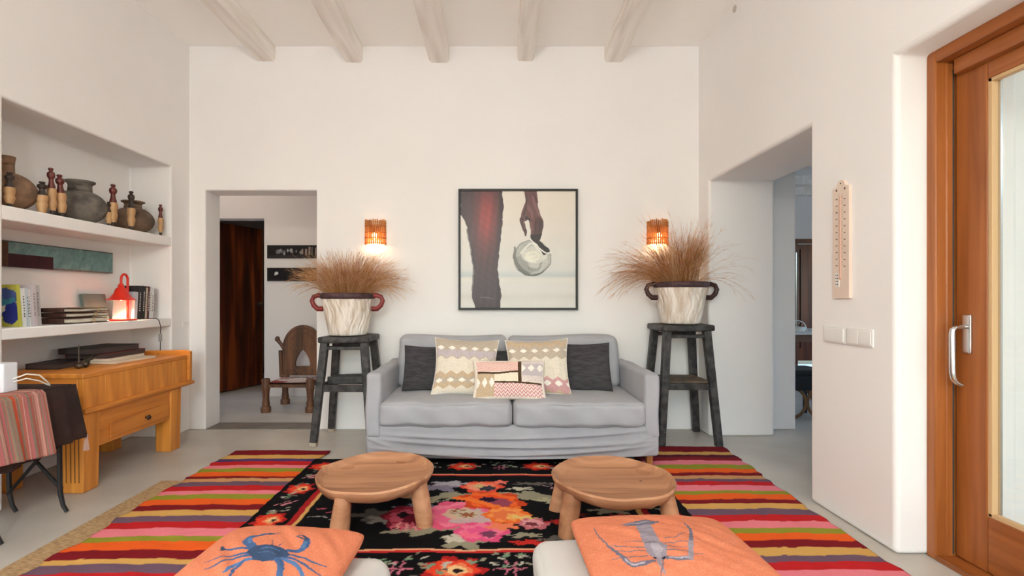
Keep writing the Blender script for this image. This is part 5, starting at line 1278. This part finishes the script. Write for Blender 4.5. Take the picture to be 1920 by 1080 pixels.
# ------------------------------------------------------------------ kitchen: table and chair seen through the opening
M['white_top'] = mat('pale_stone_top', (222,216,206), .4); M['brown_rail'] = mat('brown_table_rail', (120,82,56), .5)
kx, ky = 4.0, 6.0
t = thing('kitchen_table', 'pale-topped wooden kitchen table glimpsed through the right opening', 'table', (kx+.2, ky+.3, 0))
ztop = EYE-(622-560)/960*6.0
b = MB(); b.box((3.4,5.95,ztop-.035), (4.9,6.75,ztop)); b.build('tabletop', M['white_top'], t, bevel=.006)
b = MB(); b.box((3.45,6.0,ztop-.12), (4.85,6.7,ztop-.035)); b.build('apron', M['brown_rail'], t)
for x in (3.49,4.81):
    for y in (6.04,6.66): b = MB(); b.beam((x,y,0), (x,y,ztop-.03), .06, .06); b.build('leg', M['brown_rail'], t)
M['fruit_white'] = mat('white_ceramic', (236,234,228), .3)
t = thing('white_basket', 'small white wire basket on the kitchen table beyond the opening', 'basket', (3.66, 6.15, ztop))
b = MB(); 
for k in range(9):
    a = math.pi*k/8; b.tube([(3.66-.10*math.cos(a),6.15,ztop+.005+.10*math.sin(a)), (3.66-.12*math.cos(a)+.01,6.20,ztop+.005+.09*math.sin(a))], .005, 6)
b.tube([(3.66-.11*math.cos(a),6.13,ztop+.005+.12*math.sin(a)) for a in np.linspace(0, math.pi, 14)], .006, 6); b.lathe([(0,0.001),(.09,.001),(.11,.05),(.105,.05),(.085,.008),(0,.008)], (3.66,6.16,ztop), 20); b.build('wire_frame', M['fruit_white'], t)
M['cane'] = wood('bent_cane', (150,110,66), (98,66,38), 'Z', 3, .45)
t = thing('cane_stool', 'black-seated stool with bent cane loops between its legs glimpsed through the right opening', 'stool', (2.86, 4.78, 0))
hx, hy_ = 2.86, 4.78
b = MB(); b.soft((hx-.19,hy_-.19,.40), (hx+.19,hy_+.19,.455), .02, n=10); b.build('seat', M['black'], t, angle=60)
b = MB(); b.soft((hx-.185,hy_-.188,.275), (hx+.185,hy_-.17,.405), .006, n=8); b.build('seat_skirt', M['black'], t, angle=60)
for s_ in (-1, 1):
    b = MB(); b.tube([(hx+s_*.15,hy_-.15+.17-.17*math.cos(a)*1.0, .16-.16*math.cos(a*1)+.0) for a in np.linspace(-2.5, 2.5, 22)], .018, 8)
    b.tube([(hx+s_*.15+.16*math.sin(a)*.9, hy_-.13, .155+.14*math.cos(a)) for a in np.linspace(0, 6.28, 26)], .014, 8)
    b.build('cane_loop', M['cane'], t)
for s_ in (-1, 1):
    for y in (-.15, .15):
        b = MB(); b.beam((hx+s_*.165,hy_+y*1.1,0), (hx+s_*.155,hy_+y,.405), .026, .026); b.build('leg', M['black'], t)
#b = MB(); b.tube([(hx-.17,hy_+.17,.44),(hx-.175,hy_+.19,.7)]+[(hx-.175*math.cos(a), hy_+.20, .70+.10*math.sin(a)) for a in np.linspace(0.1, math.pi-.1, 10)]+[(hx+.175,hy_+.19,.7),(hx+.17,hy_+.17,.44)], .013, 8); b.build('backrest', M['black'], t)
